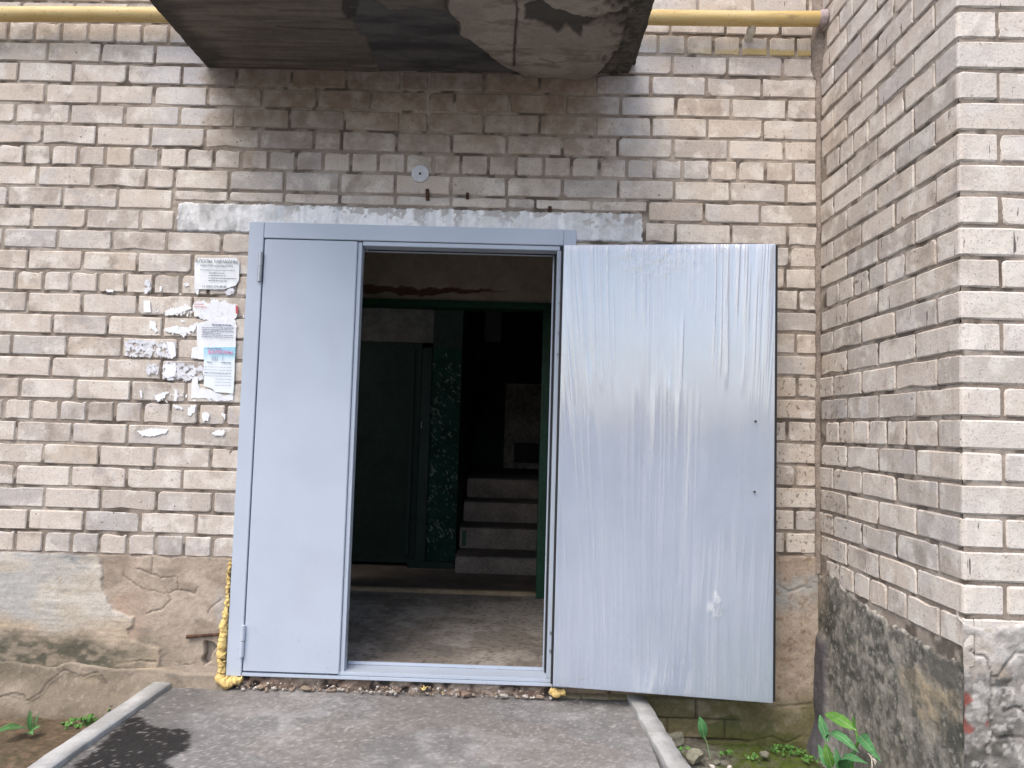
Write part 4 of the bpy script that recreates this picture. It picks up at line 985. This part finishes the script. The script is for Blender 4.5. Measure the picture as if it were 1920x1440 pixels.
tag(base_origin(link('foam_lump', blob([Fp(826, 1297, -.03), Fp(830, 1301, -.03), Fp(833, 1299, -.03)], [.006, .008, .005], 12, 9), M['foam'])), 'smallest yellow foam crumb lying on the asphalt below the sill', 'foam')
def stone_mesh(r, seed, sq=(1, 1, .7)):
    bm = bmesh.new(); bmesh.ops.create_icosphere(bm, subdivisions=2, radius=1); q = random.Random(seed); ph = [q.uniform(0, 9) for _ in range(3)]
    pl = [(Vector((q.gauss(0, 1), q.gauss(0, 1), q.gauss(0, 1))).normalized(), q.uniform(.55, .85)) for _ in range(7)]
    for v in bm.verts:
        for n, d in pl:
            k = v.co.dot(n) - d
            if k > 0: v.co -= n * k
        v.co += Vector((math.sin(v.co.y * 5 + ph[0]), math.sin(v.co.z * 5 + ph[1]), math.sin(v.co.x * 5 + ph[2]))) * .05
        v.co = Vector((v.co.x * r * sq[0], v.co.y * r * sq[1], v.co.z * r * sq[2]))
    m = bpy.data.meshes.new('stone'); bm.to_mesh(m); bm.free(); m.update(); return m
stone_m = [flat_mat('chalky_rubble', (.44, .41, .37), .95, 0, .2, 120, .35, .003), flat_mat('brown_rubble', (.24, .185, .14), .95, 0, .2, 120, .4, .003), flat_mat('red_brick_rubble', (.20, .145, .115), .95, 0, .2, 120, .4, .003), flat_mat('grey_mossy_rubble', (.20, .195, .15), .95, 0, .2, 60, .5, .004)]
rs = random.Random(5)
groups = [[], [], []]
for i in range(230):
    x = rs.uniform(1.16, 2.60); y = -.008 - abs(rs.gauss(0, .016)); r = rs.choice((.004, .005, .006, .008, .010))
    groups[rs.choice((0, 0, 1, 1, 1, 2))].append((stone_mesh(r, 1000 + i % 40, (1, .8, rs.uniform(.5, .9))), Matrix.Translation((x, y, .018 + r * .4 + rs.uniform(0, .02) * (y > -.02))) @ Matrix.Rotation(rs.uniform(0, 6), 4, 'Z')))
V = []; Fc = []; mi = []
for gi, gq in enumerate(groups):
    for m, mt in gq:
        n = len(V); V += [tuple(mt @ v.co) for v in m.vertices]; Fc += [tuple(n + i for i in p.vertices) for p in m.polygons]; mi += [gi] * len(m.polygons)
me = bpy.data.meshes.new('rubble'); me.from_pydata(V, [], Fc); me.update()
for k in range(3): me.materials.append(stone_m[k])
me.polygons.foreach_set('material_index', mi)
tag(link('rubble', me), 'crumbled mortar and brick grit heaped under the door threshold', 'rubble', kind='stuff')
for i, (px, py, r, k, lab) in enumerate([(490, 1279, .017, 1, 'brown mortar chunk under the sill next to the yellow foam'), (515, 1283, .013, 0, 'pale splinter of rubble under the closed leaf'), (575, 1287, .022, 1, 'flat tan stone flake under the closed leaf'), (735, 1292, .012, 0, 'white chip of mortar in the rubble under the sill'), (875, 1294, .024, 2, 'reddish brick piece in the rubble under the open doorway'), (945, 1300, .017, 0, 'long white shard lying in front of the sill'), (985, 1302, .013, 0, 'round white pebble in the rubble near the big foam lump'), (1012, 1296, .018, 1, 'pinkish stone beside the big foam lump')]):
    P = onY(px, py, -.026); m = stone_mesh(r, 70 + i, (1.25, .8, .55)); o = link('stone', m, stone_m[k]); o.location = (P[0], P[1] - .006, .022 + r * .30); o.rotation_euler = (0, 0, rs.uniform(-.5, .5)); tag(o, lab, 'stone', 'stones in the rubble under the sill')
for i, (px, py, r, k, lab) in enumerate([(1262, 1392, .050, 3, 'large grey mossy chunk of concrete beside the worn kerb'), (1246, 1412, .032, 3, 'mossy stone wedged against the worn kerb'), (1302, 1425, .046, 3, 'flat grey-green concrete lump in the moss near the kerb'), (1345, 1420, .020, 3, 'dark little stone by the foot of the slimy wall'), (1368, 1428, .013, 0, 'small white pebble on the green moss'), (1335, 1426, .012, 0, 'tiny chalky pebble next to the flat concrete lump'), (1435, 1404, .020, 3, 'flat olive stone lying under the cracked edge of render')]):
    P = onZ(px, py, -.115); m = stone_mesh(r, 170 + i, (1.2, .9, .7)); o = link('stone', m, stone_m[k]); o.location = (P[0], min(P[1], -.04), (-.110 if px < 1310 else -.142) + r * .25); o.rotation_euler = (0, 0, rs.uniform(-.8, .8)); tag(o, lab, 'stone', 'stones on the mossy strip')
a, b = Fp(350, 1194, -.016), Fp(416, 1189, -.012)
mb = MB(); A, Bv = Vector(a), Vector(b); mb.tube([A.lerp(Bv, t / 14) for t in range(15)], [.0085 if t < 3 else .0065 + .0012 * math.sin(t * 2.1) for t in range(15)], 10)
tag(build(mb, 'rusty_rod', M['rust'], None, True), 'short rusty iron rod sticking out of the render next to the foam', 'rod')
# round cover plate
P = onY(788, 327); cp = thing('cover_plate', 'round grey plastic cover plate on the bricks above the door', 'cover', (P[0], 0, P[2] - .04))
ring = [(P[0] + .0405 * math.cos(t * 2 * math.pi / 40), P[2] + .0405 * math.sin(t * 2 * math.pi / 40)) for t in range(40) if t not in (32, 33)]
build(MB().plate(ring, -.011, .004), 'disc', M['plastic_white'], cp, False, .002)
build(MB().tube([(P[0] + .001, -.0135, P[2]), (P[0] + .001, -.009, P[2])], .0055, 10), 'screw', M['rust'], cp)
for (px, py, w, h, lab) in ((803, 366, .016, .055, 'rusty flat strip of iron sticking out of the wall under the round plate'), (877, 368, .014, .030, 'short rusty iron tab in the brick joint above the lintel'), (1030, 393, .018, .028, 'bent rusty nail stub at the top edge of the lintel')):
    P = onY(px, py); rt = MB(); q = random.Random(px)
    rt.box(P[0] - w / 2, P[0] + w / 2, -.012, .006, P[2] - h / 2, P[2] + h / 2); rt.box(P[0] - w * .3, P[0] + w * .45, -.020, -.0121, P[2] - h * .2, P[2] + h * .25)
    o = build(rt, 'iron_tab', M['rust'], None, False, .002); o.rotation_euler = (0, q.uniform(-.12, .12), 0); tag(o, lab, 'iron tab', 'rusty fixings above the door')

# ================================================================== flyers and torn paper
def text_mesh(s, size, x, z, Y, bold=0.0):
    cu = bpy.data.curves.new('t', 'FONT'); cu.body = s; cu.size = size; cu.offset = bold; cu.fill_mode = 'FRONT'; cu.align_x = 'CENTER'; cu.resolution_u = 2
    o = bpy.data.objects.new('t', cu); COL.objects.link(o); dg = bpy.context.evaluated_depsgraph_get(); e = o.evaluated_get(dg); m = e.to_mesh()
    V = [(v.co.x + x, Y, v.co.y + z) for v in m.vertices]; Fq = [tuple(p.vertices) for p in m.polygons]; e.to_mesh_clear()
    bpy.data.objects.remove(o); bpy.data.curves.remove(cu); return V, Fq
class Print:
    def __init__(s): s.v = []; s.f = []
    def text(s, *a):
        V, Fq = text_mesh(*a); n = len(s.v); s.v += V; s.f += [tuple(n + i for i in p) for p in Fq]; return s
    def greek(s, x0, x1, z, h, Y, seed):
        """unreadable small print: a row of word-sized dashes"""
        q = random.Random(seed); x = x0
        while x < x1 - .004:
            w = min(q.uniform(.006, .018), x1 - x); n = len(s.v); s.v += [(x, Y, z - h / 2), (x + w, Y, z - h / 2), (x + w, Y, z + h / 2), (x, Y, z + h / 2)]; s.f.append((n, n + 1, n + 2, n + 3)); x += w + .0025
        return s
    def poly(s, pts, Y):
        n = len(s.v); s.v += [(x, Y, z) for x, z in pts]; s.f.append(tuple(range(n, n + len(pts)))); return s
    def build(s, name, mat, parent):
        m = bpy.data.meshes.new(name); m.from_pydata(s.v, [], s.f); m.update(); return tag(link(name, m, mat, parent), kind='stuff')
def ragged(pts, amp, seed, step=.004):
    """closed outline with torn edges"""
    q = random.Random(seed); out = []
    for i in range(len(pts)):
        a = Vector(pts[i]); b = Vector(pts[(i + 1) % len(pts)]); k = max(1, int((b - a).length / step)); nrm = Vector((-(b - a).y, (b - a).x)); nrm = nrm.normalized() if nrm.length else nrm
        for t in range(k):
            big_ = float(fbm(np.array([p0 * 90.0 for p0 in (a.lerp(b, t / k).x,)]), np.array([a.lerp(b, t / k).y * 90.0]), 2, seed % 50)[0] - .5) * 3.0 * amp
            p = a.lerp(b, t / k) + nrm * (q.uniform(-amp, amp) * .8 + big_); out.append((p.x, p.y))
    return out
def paper_mesh(pts, Y, curl, seed, th=.0005):
    """thin sheet following a slightly wavy wall, outline given in x,z; triangulated with inner points"""
    bm = bmesh.new(); ar = sum(pts[i][0] * pts[(i + 1) % len(pts)][1] - pts[(i + 1) % len(pts)][0] * pts[i][1] for i in range(len(pts)))
    if ar < 0: pts = pts[::-1]
    vs_ = [bm.verts.new((x, Y, z)) for x, z in pts]; bm.faces.new(vs_)
    bmesh.ops.triangulate(bm, faces=bm.faces[:]); big = [e for e in bm.edges if e.calc_length() > .02]
    for _ in range(2):
        bmesh.ops.subdivide_edges(bm, edges=[e for e in bm.edges if e.calc_length() > .012], cuts=1); bmesh.ops.triangulate(bm, faces=bm.faces[:])
    cx = sum(p[0] for p in pts) / len(pts); cz = sum(p[1] for p in pts) / len(pts); sz = max(max(p[0] for p in pts) - min(p[0] for p in pts), max(p[1] for p in pts) - min(p[1] for p in pts)) + 1e-4
    for v in bm.verts:
        w = float(fbm(np.array([v.co.x * 35]), np.array([v.co.z * 35]), 3, seed)[0] - .5); e = (math.hypot(v.co.x - cx, v.co.z - cz) / sz) ** 3
        v.co.y += w * .0035 - curl * e * (.5 + w)
    r = bmesh.ops.extrude_face_region(bm, geom=bm.faces[:])
    for v in [g for g in r['geom'] if isinstance(g, bmesh.types.BMVert)]: v.co.y += th
    bmesh.ops.recalc_face_normals(bm, faces=bm.faces)
    m = bpy.data.meshes.new('paper'); bm.to_mesh(m); bm.free(); m.update(); return m
def flyer(name, px, label, mat, seed, Y=-.007, rag=.0006, curl=.004, group='flyers glued beside the door'):
    pts = ragged(W(px), rag, seed, .008); m = paper_mesh(pts, Y, curl, seed)
    xs = [p[0] for p in pts]; zs = [p[1] for p in pts]; t = thing(name, label, 'flyer', ((min(xs) + max(xs)) / 2, 0, min(zs)), group)
    link('sheet', m, mat, t); return t, (min(xs), max(xs), min(zs), max(zs))
f1, (x0, x1, z0, z1) = flyer('flyer', [(366, 494), (373, 485), (444, 484), (450, 492), (449, 526), (443, 536), (422, 543), (366, 543)], 'uppermost white flyer with clean green-grey print left of the door hinge', M['paper'], 31)
xm = (x0 + x1) / 2; YP = -.0125
Print().text('КЛОПЫ ТАРАКАНЫ', .0205, xm, z1 - .028, YP, .0003).text('УНИЧТОЖАЕМ БЫСТРО', .0130, xm, z1 - .046, YP, .0002).text('+7 (960) 074-49-47', .0145, xm - .006, z0 + .010, YP, .0002) \
    .greek(x0 + .03, x1 - .02, z1 - .062, .0028, YP, 1).greek(xm - .035, xm + .04, z1 - .076, .0032, YP, 2).greek(xm - .035, xm + .05, z1 - .088, .0032, YP, 3).greek(xm - .035, x1 - .012, z1 - .100, .0032, YP, 4).greek(xm - .035, xm + .055, z1 - .112, .0032, YP, 5).build('print', M['ink'], f1)
f3, (x0, x1, z0, z1) = flyer('flyer', [(370, 608), (390, 602), (444, 606), (443, 652), (440, 676), (372, 674)], 'white flyer with rows of blue-grey print between the torn sheets', M['paper'], 33, -.0065, .0015)
xm = (x0 + x1) / 2
pr3 = Print().greek(xm - .02, x1 - .02, z1 - .018, .006, YP - .0005, 11)
for k in range(6): pr3.greek(x0 + .028, x1 - .012 - (.06 if k in (3,) else 0), z1 - .032 - k * .0085, .0030, YP, 20 + k)
pr3.build('print', M['ink_blue'], f3)
def sky_paper():
    t = NT('blue_shaded_paper'); g = t.n('ShaderNodeNewGeometry').outputs['Position']; s = t.n('ShaderNodeSeparateXYZ'); t.set(s.inputs[0], g)
    f = t.math('ADD', t.ramp(s.outputs[2], 1.42, 1.55), t.math('MULTIPLY', t.math('SUBTRACT', t.noise(g, 12, 3, .5), .5), .5)); c = t.mix(C3(.76, .82, .84), C3(.30, .60, .74), t.ramp(f, .35, 1.1)); t.base(c, .7, 0, .3); return t.m
f4, (x0, x1, z0, z1) = flyer('flyer', [(384, 652), (443, 651), (441, 700), (439, 738), (405, 735), (400, 729), (384, 724)], 'sky-blue shaded flyer with a pink heading, lowest of the pasted sheets', sky_paper(), 35, -.0095, .0006, .006)
xm = (x0 + x1) / 2; Y4 = -.0155
Print().text('БАЛКОНЫ', .0225, xm + .006, z1 - .034, Y4, .0006).build('heading', M['ink_pink'], f4)
p4 = Print().greek(x0 + .018, xm + .01, z1 - .011, .005, Y4, 41).greek(x0 + .020, x0 + .045, z1 - .074, .005, Y4, 42).greek(xm + .012, x1 - .018, z1 - .075, .005, Y4, 43)
for xx in (.042, .050, .058, .066, .092): p4.poly([(x0 + xx, z1 - .068), (x0 + xx + .0022, z1 - .068), (x0 + xx + .003, z1 - .044), (x0 + xx + .001, z1 - .044)], Y4)
for k in range(7): p4.greek(x0 + .012 + (.05 if k > 3 else 0), x1 - .012, z1 - .096 - k * .014, .0016 if k != 2 else .0035, Y4, 50 + k)
p4.build('print', M['ink_blue'], f4)
def scrap(px, label, seed, mat='paper', rag=.0032, Y=-.0058, curl=.004):
    pts = ragged(W(px), rag, seed, .0045); o = base_origin(link('paper_scrap', paper_mesh(pts, Y, curl, seed), M[mat])); return tag(o, label, 'paper scrap', 'torn paper left on the bricks')
s2 = scrap([(363, 571), (368, 565), (386, 566), (395, 570), (402, 560), (412, 565), (424, 566), (436, 572), (446, 570), (447, 590), (440, 600), (425, 604), (400, 606), (385, 600), (366, 594)], 'wide shredded sheet under the uppermost flyer, pink at its side', 61, 'paper', .005)
Print().greek(onY(366, 570)[0], onY(386, 570)[0], onY(366, 571)[2], .003, -.0125, 61).greek(onY(366, 570)[0], onY(392, 570)[0], onY(366, 576)[2], .003, -.0125, 62).poly(W([(444, 572), (448, 576), (448, 590), (444, 588)]), -.0128).build('print', M['ink_red'], s2)
scrap([(380, 606), (398, 600), (420, 602), (442, 600), (446, 612), (430, 616), (405, 620), (384, 622)], 'torn white edge above the printed blue-grey flyer', 62, 'paper', .005, -.008)
scrap([(308, 616), (330, 612), (352, 614), (372, 605), (368, 618), (350, 626), (346, 634), (338, 626), (312, 622)], 'forked white strip of paper reaching left from the printed flyer', 63, 'paper', .0032)
scrap([(312, 582), (330, 578), (352, 572), (360, 578), (346, 584), (330, 590), (312, 592)], 'slanted paper shred left of the shredded sheet', 64, 'paper', .004)
scrap([(270, 564), (282, 564), (284, 586), (271, 586)], 'small square white scrap left of the slanted shred', 65, 'paper', .0012)
scrap([(268, 534), (276, 525), (284, 530), (282, 548), (274, 551)], 'grey printed scrap on the header brick', 66, 'paper_grey', .004)
scrap([(282, 603), (290, 602), (300, 622), (292, 624), (284, 614)], 'thin curved shred on the brick edge', 67, 'paper', .004)
scrap([(236, 640), (262, 638), (285, 642), (310, 641), (330, 644), (330, 664), (322, 672), (296, 668), (270, 670), (250, 668), (236, 662)], 'broad grey glue-stained remnant covering one brick', 68, 'paper_grey', .007)
scrap([(316, 640), (328, 642), (332, 668), (320, 672), (316, 655)], 'white tongue on the end of the stained remnant', 69, 'paper', .005, -.008)
scrap([(362, 652), (382, 650), (382, 672), (360, 672)], 'white corner left of the sky-blue flyer', 70, 'paper', .003)
scrap([(307, 682), (330, 680), (338, 690), (350, 684), (384, 680), (383, 712), (340, 712), (308, 711)], 'brick covered with blotchy white paper left of the sky-blue flyer', 71, 'paper_grey', .007)
scrap([(310, 686), (332, 682), (330, 706), (309, 708)], 'bright white blotch at the end of the blotchy brick', 72, 'paper', .006, -.008)
scrap([(277, 686), (298, 680), (298, 700), (278, 702)], 'faint torn patch next to the blotchy brick', 73, 'paper_grey', .006)
scrap([(362, 708), (371, 706), (374, 728), (398, 732), (420, 742), (438, 738), (438, 751), (410, 752), (386, 746), (360, 746)], 'ragged pale bottom sheet showing below the sky-blue flyer', 74, 'paper', .003)
scrap([(291, 741), (306, 736), (318, 734), (308, 746), (300, 752), (292, 749)], 'white pointed scrap on the chipped brick', 75, 'paper', .004)
scrap([(328, 730), (334, 731), (332, 752), (327, 752)], 'upright white strip on the chipped brick', 76, 'paper', .0012)
scrap([(263, 731), (267, 733), (268, 745), (265, 746)], 'hair-thin white strip on the chipped brick', 77, 'paper', .0012)
scrap([(258, 809), (272, 806), (292, 803), (317, 805), (312, 811), (290, 818), (268, 817)], 'lone white patch pasted on a brick below the others', 78, 'paper', .0025)
scrap([(398, 811), (412, 806), (424, 808), (418, 817), (404, 818)], 'small torn patch beside the frame, level with the lone white patch', 79, 'paper', .0045)
scrap([(380, 775), (388, 772), (393, 778), (391, 789), (382, 790)], 'white blot on the narrow chipped header', 80, 'paper', .003)
scrap([(353, 764), (368, 760), (366, 772), (356, 778)], 'curled white scrap on the header brick next to the narrow one', 81, 'paper', .005)
scrap([(326, 760), (340, 762), (345, 768), (330, 766)], 'thin arched scrap on the header brick', 82, 'paper', .0025)
scrap([(416, 774), (424, 776), (422, 788), (418, 780)], 'hooked white scrap on the header against the frame', 83, 'paper', .002)
scrap([(200, 543), (214, 544), (213, 548), (202, 548)], 'tiny paper crumb at the foot of a header brick', 84, 'paper', .001)
scrap([(300, 538), (304, 536), (304, 546), (301, 546)], 'tiny upright crumb of paper on a header brick', 85, 'paper', .001)
scrap([(344, 532), (354, 530), (356, 536), (348, 538)], 'little white crumb left of the uppermost flyer', 86, 'paper', .0015)
scrap([(366, 543), (374, 543), (373, 553), (370, 553)], 'drooping white corner under the uppermost flyer', 87, 'paper', .001)
scrap([(416, 545), (434, 540), (444, 540), (440, 550), (422, 554)], 'crumpled grey corner under the uppermost flyer', 88, 'paper_grey', .0035)

fk = random.Random(77); V = []; Fc = []
for cx_, cy_, sx_, sy_, n_ in ((340, 585, 45, 12, 34), (405, 588, 40, 16, 34), (340, 622, 50, 8, 22), (282, 655, 42, 12, 44), (350, 696, 40, 12, 36), (290, 692, 14, 8, 12), (330, 742, 50, 9, 22), (400, 747, 36, 6, 14), (360, 540, 25, 10, 8)):
    for _ in range(n_):
        P_ = onY(cx_ + fk.gauss(0, .6) * sx_, cy_ + fk.gauss(0, .6) * sy_); r_ = fk.choice((.0015, .002, .003, .0045)); n = len(V); k = fk.randint(4, 6); a0 = fk.uniform(0, 6)
        ang = fk.uniform(-.8, .8) + 1.57 * fk.randint(0, 1)
        for i in range(k):
            t_ = a0 + 6.283 * i / k; e_ = r_ * fk.uniform(.5, 1.4); dx_, dz_ = e_ * 2.0 * math.cos(t_), e_ * math.sin(t_)
            V.append((P_[0] + dx_ * math.cos(ang) - dz_ * math.sin(ang), -.0052 - fk.uniform(0, .0015), P_[2] + dx_ * math.sin(ang) + dz_ * math.cos(ang)))
        Fc.append(tuple(range(n, n + k)))
me = bpy.data.meshes.new('paper_flakes'); me.from_pydata(V, [], Fc); me.update()
tag(link('paper_flakes', me, M['paper']), 'fine white shreds of old glued paper peppered over the bricks', 'paper', kind='stuff')

# ================================================================== weeds
def leaf(P0, P1, width, nrm, bend=.15, fold=.35, teeth=0.0, seed=1, shape=.8):
    """one leaf blade from base P0 to tip P1; nrm = upper side; ~60 triangles"""
    P0, P1, nrm = Vector(P0), Vector(P1), Vector(nrm).normalized(); ax = (P1 - P0); L = ax.length; ax.normalize(); sd_ = ax.cross(nrm).normalized(); nrm = sd_.cross(ax)
    q = random.Random(seed); K = 11; V = []; Fq = []
    for i in range(K):
        t = i / (K - 1); w = width * .5 * max(.03, math.sin(math.pi * min(1, t ** shape)) ** .8) if t < 1 else .0005
        c = P0 + ax * (L * t) + nrm * (bend * L * math.sin(math.pi * t))
        for k, s in enumerate((-1, -.55, 0, .55, 1)):
            e = 1 + (teeth * (q.random() - .4) if abs(s) == 1 else 0)
            V.append(tuple(c + sd_ * (w * s * e) + nrm * (abs(s) * w * fold + math.sin(t * 14 + s * 2 + seed) * w * .07)))
    for i in range(K - 1):
        for k in range(4): a = i * 5 + k; Fq.append((a, a + 1, a + 6, a + 5))
    m = bpy.data.meshes.new('leaf'); m.from_pydata(V, [], Fq)
    for p in m.polygons: p.use_smooth = True
    m.update(); rib = MB(); pts = [Vector(V[i * 5 + 2]) + nrm * .0006 for i in range(K)]; rib.tube(pts, [width * .035 * (1.1 - i / K) for i in range(K)], 5)
    return m, rib
def add_leaf(par, *a, mat='weed', vein=True, **k):
    m, rib = leaf(*a, **k); o = link('leaf', m, M[mat], par)
    if vein: build(rib, 'midrib', M['vein'], o, True)
    return o
XW = 3.66
def QX(px, py, X=XW): return tuple(onX(px, py, X))
root = onX(1590, 1455, 3.67); w1 = thing('sow_thistle', 'leafy green sow thistle growing in the corner by the mouldy bay wall', 'weed', (root[0], root[1], -.16))
fn = (-.55, -.45, .7)
build(MB().tube([(root[0], root[1], -.17), QX(1600, 1415), QX(1609, 1390), QX(1604, 1366), QX(1601, 1350)], [.0055, .005, .0045, .004, .002], 8), 'stem', M['weed_young'], w1, True)
add_leaf(w1, QX(1606, 1370), QX(1546, 1338, 3.62), .042, fn, bend=.10, fold=.25, teeth=.12, seed=2, mat='weed_young')
add_leaf(w1, QX(1553, 1392, 3.64), QX(1537, 1340, 3.64), .034, (-.5, -.8, .2), bend=.06, fold=.2, teeth=.1, seed=3)
add_leaf(w1, QX(1611, 1412, 3.65), QX(1549, 1386, 3.62), .034, (-.3, -.5, .8), bend=.22, fold=.25, teeth=.3, seed=4)
add_leaf(w1, QX(1612, 1380), QX(1652, 1428, 3.62), .040, (-.6, -.4, .7), bend=.12, fold=.25, teeth=.25, seed=5)
add_leaf(w1, QX(1604, 1368), QX(1600, 1340, 3.65), .012, (-.6, -.6, .2), bend=.05, seed=6, mat='weed_young', vein=False)
add_leaf(w1, QX(1560, 1440, 3.64), QX(1548, 1392, 3.62), .040, (-.5, -.8, .2), bend=.12, fold=.3, teeth=.5, seed=7, mat='weed_young')
add_leaf(w1, QX(1558, 1445, 3.64), QX(1534, 1396, 3.62), .030, (-.4, -.8, .3), bend=.15, fold=.3, teeth=.4, seed=8)
add_leaf(w1, QX(1580, 1450, 3.64), QX(1566, 1402, 3.62), .030, (-.4, -.8, .3), bend=.15, fold=.3, teeth=.4, seed=9)
add_leaf(w1, QX(1585, 1455, 3.65), QX(1603, 1405, 3.63), .034, (-.5, -.7, .3), bend=.12, fold=.3, teeth=.5, seed=10)
add_leaf(w1, QX(1590, 1460, 3.65), QX(1628, 1432, 3.61), .036, (-.4, -.5, .7), bend=.2, fold=.3, teeth=.4, seed=11)
# single-stalked seedling beside the kerb
p0 = onZ(1332, 1418, -.14); sl = thing('seedling', 'single dark green leaf on a thin stalk against the slimy wall foot', 'weed', (p0[0], min(p0[1], -.05), -.15))
ya = min(p0[1], -.05); t0 = onY(1319, 1376, ya); t1 = onY(1311, 1343, ya - .01)
build(MB().tube([(p0[0], ya, -.15), tuple(onY(1326, 1395, ya)), tuple(t0)], [.002, .0018, .0016], 6), 'stem', M['vein'], sl, True)
add_leaf(sl, tuple(t0 + np.array([.004, 0, -.02])), tuple(t1), .040, (.1, -.95, .2), bend=.06, fold=.2, seed=21, shape=1.0)
# plantain on the left
p0 = onZ(58, 1372, -.125); pl = thing('plantain', 'plantain weed with one broad leaf flat on the brown soil', 'weed', (p0[0], p0[1], -.13))
add_leaf(pl, tuple(p0 + np.array([-.02, 0, .012])), tuple(onZ(-8, 1374, -.09)), .058, (0, -.25, 1), bend=.12, fold=.15, seed=31, mat='plantain')
add_leaf(pl, tuple(p0), tuple(onY(57, 1330, p0[1] - .01)), .022, (.2, -1, .1), bend=.05, fold=.3, seed=32, mat='plantain')
add_leaf(pl, tuple(p0 + np.array([.012, 0, 0])), tuple(onY(75, 1336, p0[1] + .01)), .010, (-.2, -1, .2), bend=.1, fold=.3, seed=33, mat='plantain')
add_leaf(pl, tuple(p0 + np.array([.008, -.01, .0])), tuple(onZ(76, 1362, -.10)), .030, (-.1, -.4, .9), bend=.15, fold=.3, seed=34, mat='plantain')
add_leaf(pl, tuple(p0 + np.array([.0, -.012, .0])), tuple(onZ(62, 1378, -.115)), .024, (-.1, -.4, .9), bend=.15, fold=.3, seed=35, mat='plantain')
def herb(name, px, py, Z, n, spread, label, seed, group='low herbs along the kerb'):
    c = onZ(px, py, Z); t = thing(name, label, 'weed', (c[0], c[1], Z - .01), group); q = random.Random(seed)
    for k in range(n):
        a = q.uniform(0, 6.283); r = spread * math.sqrt(q.random()); b = Vector((c[0] + r * math.cos(a), c[1] + r * .7 * math.sin(a), Z - .004 + q.uniform(0, .022) * (1 - r / spread)))
        d = Vector((q.gauss(0, 1), q.gauss(0, 1) - .3, q.uniform(.2, 1.1))).normalized(); l = q.uniform(.010, .020)
        add_leaf(t, tuple(b), tuple(b + d * l), l * .8, (q.gauss(0, .4), -.5, 1), bend=.1, fold=.15, seed=seed + k, mat='clover' if q.random() < .8 else 'weed_young', vein=False, shape=1.1)
herb('ground_herb', 148, 1356, -.125, 70, .062, 'larger clump of tiny green leaves against the straight kerb', 300)
herb('ground_herb', 170, 1348, -.105, 40, .035, 'mid-sized clump of tiny leaves between two others on the straight kerb', 400)
herb('ground_herb', 210, 1328, -.085, 34, .034, 'small green tuft in the nook of kerb and footing', 500)
herb('ground_herb', 1478, 1408, -.150, 60, .075, 'patch of little round leaves under the slimy wall beside the corner', 600, 'low herbs on the moss')
herb('ground_herb', 1415, 1420, -.150, 16, .035, 'few bright leaves on the moss below the cracked render', 700, 'low herbs on the moss')
herb('ground_herb', 1360, 1412, -.150, 18, .04, 'sparse leaflets between the small pebbles on the moss', 900, 'low herbs on the moss')
herb('ground_herb', 1285, 1408, -.10, 22, .05, 'sprinkle of leaflets among the mossy chunks beside the worn kerb', 950, 'low herbs on the moss')
herb('ground_herb', 1522, 1425, -.150, 26, .040, 'yellowish leaflets beside the sow thistle', 800, 'low herbs on the moss')
dg_ = MB(); c = np.array(QX(1634, 1422, 3.60)); q = random.Random(9)
for k in range(7):
    e = c + np.array([q.uniform(-.006, .004), q.uniform(-.03, .03), q.uniform(-.03, .03)]); dg_.tube([tuple(c), tuple((c + e) / 2 + np.array([0, 0, .004])), tuple(e)], [.0018, .0016, .001], 5)
dg_.tube([tuple(c), (c[0], c[1], -.16)], [.0012, .0012], 5)
tag(build(dg_, 'dry_stalk', M['dry'], None, True), 'pale dry grass stalk in front of the sow thistle', 'stalk')
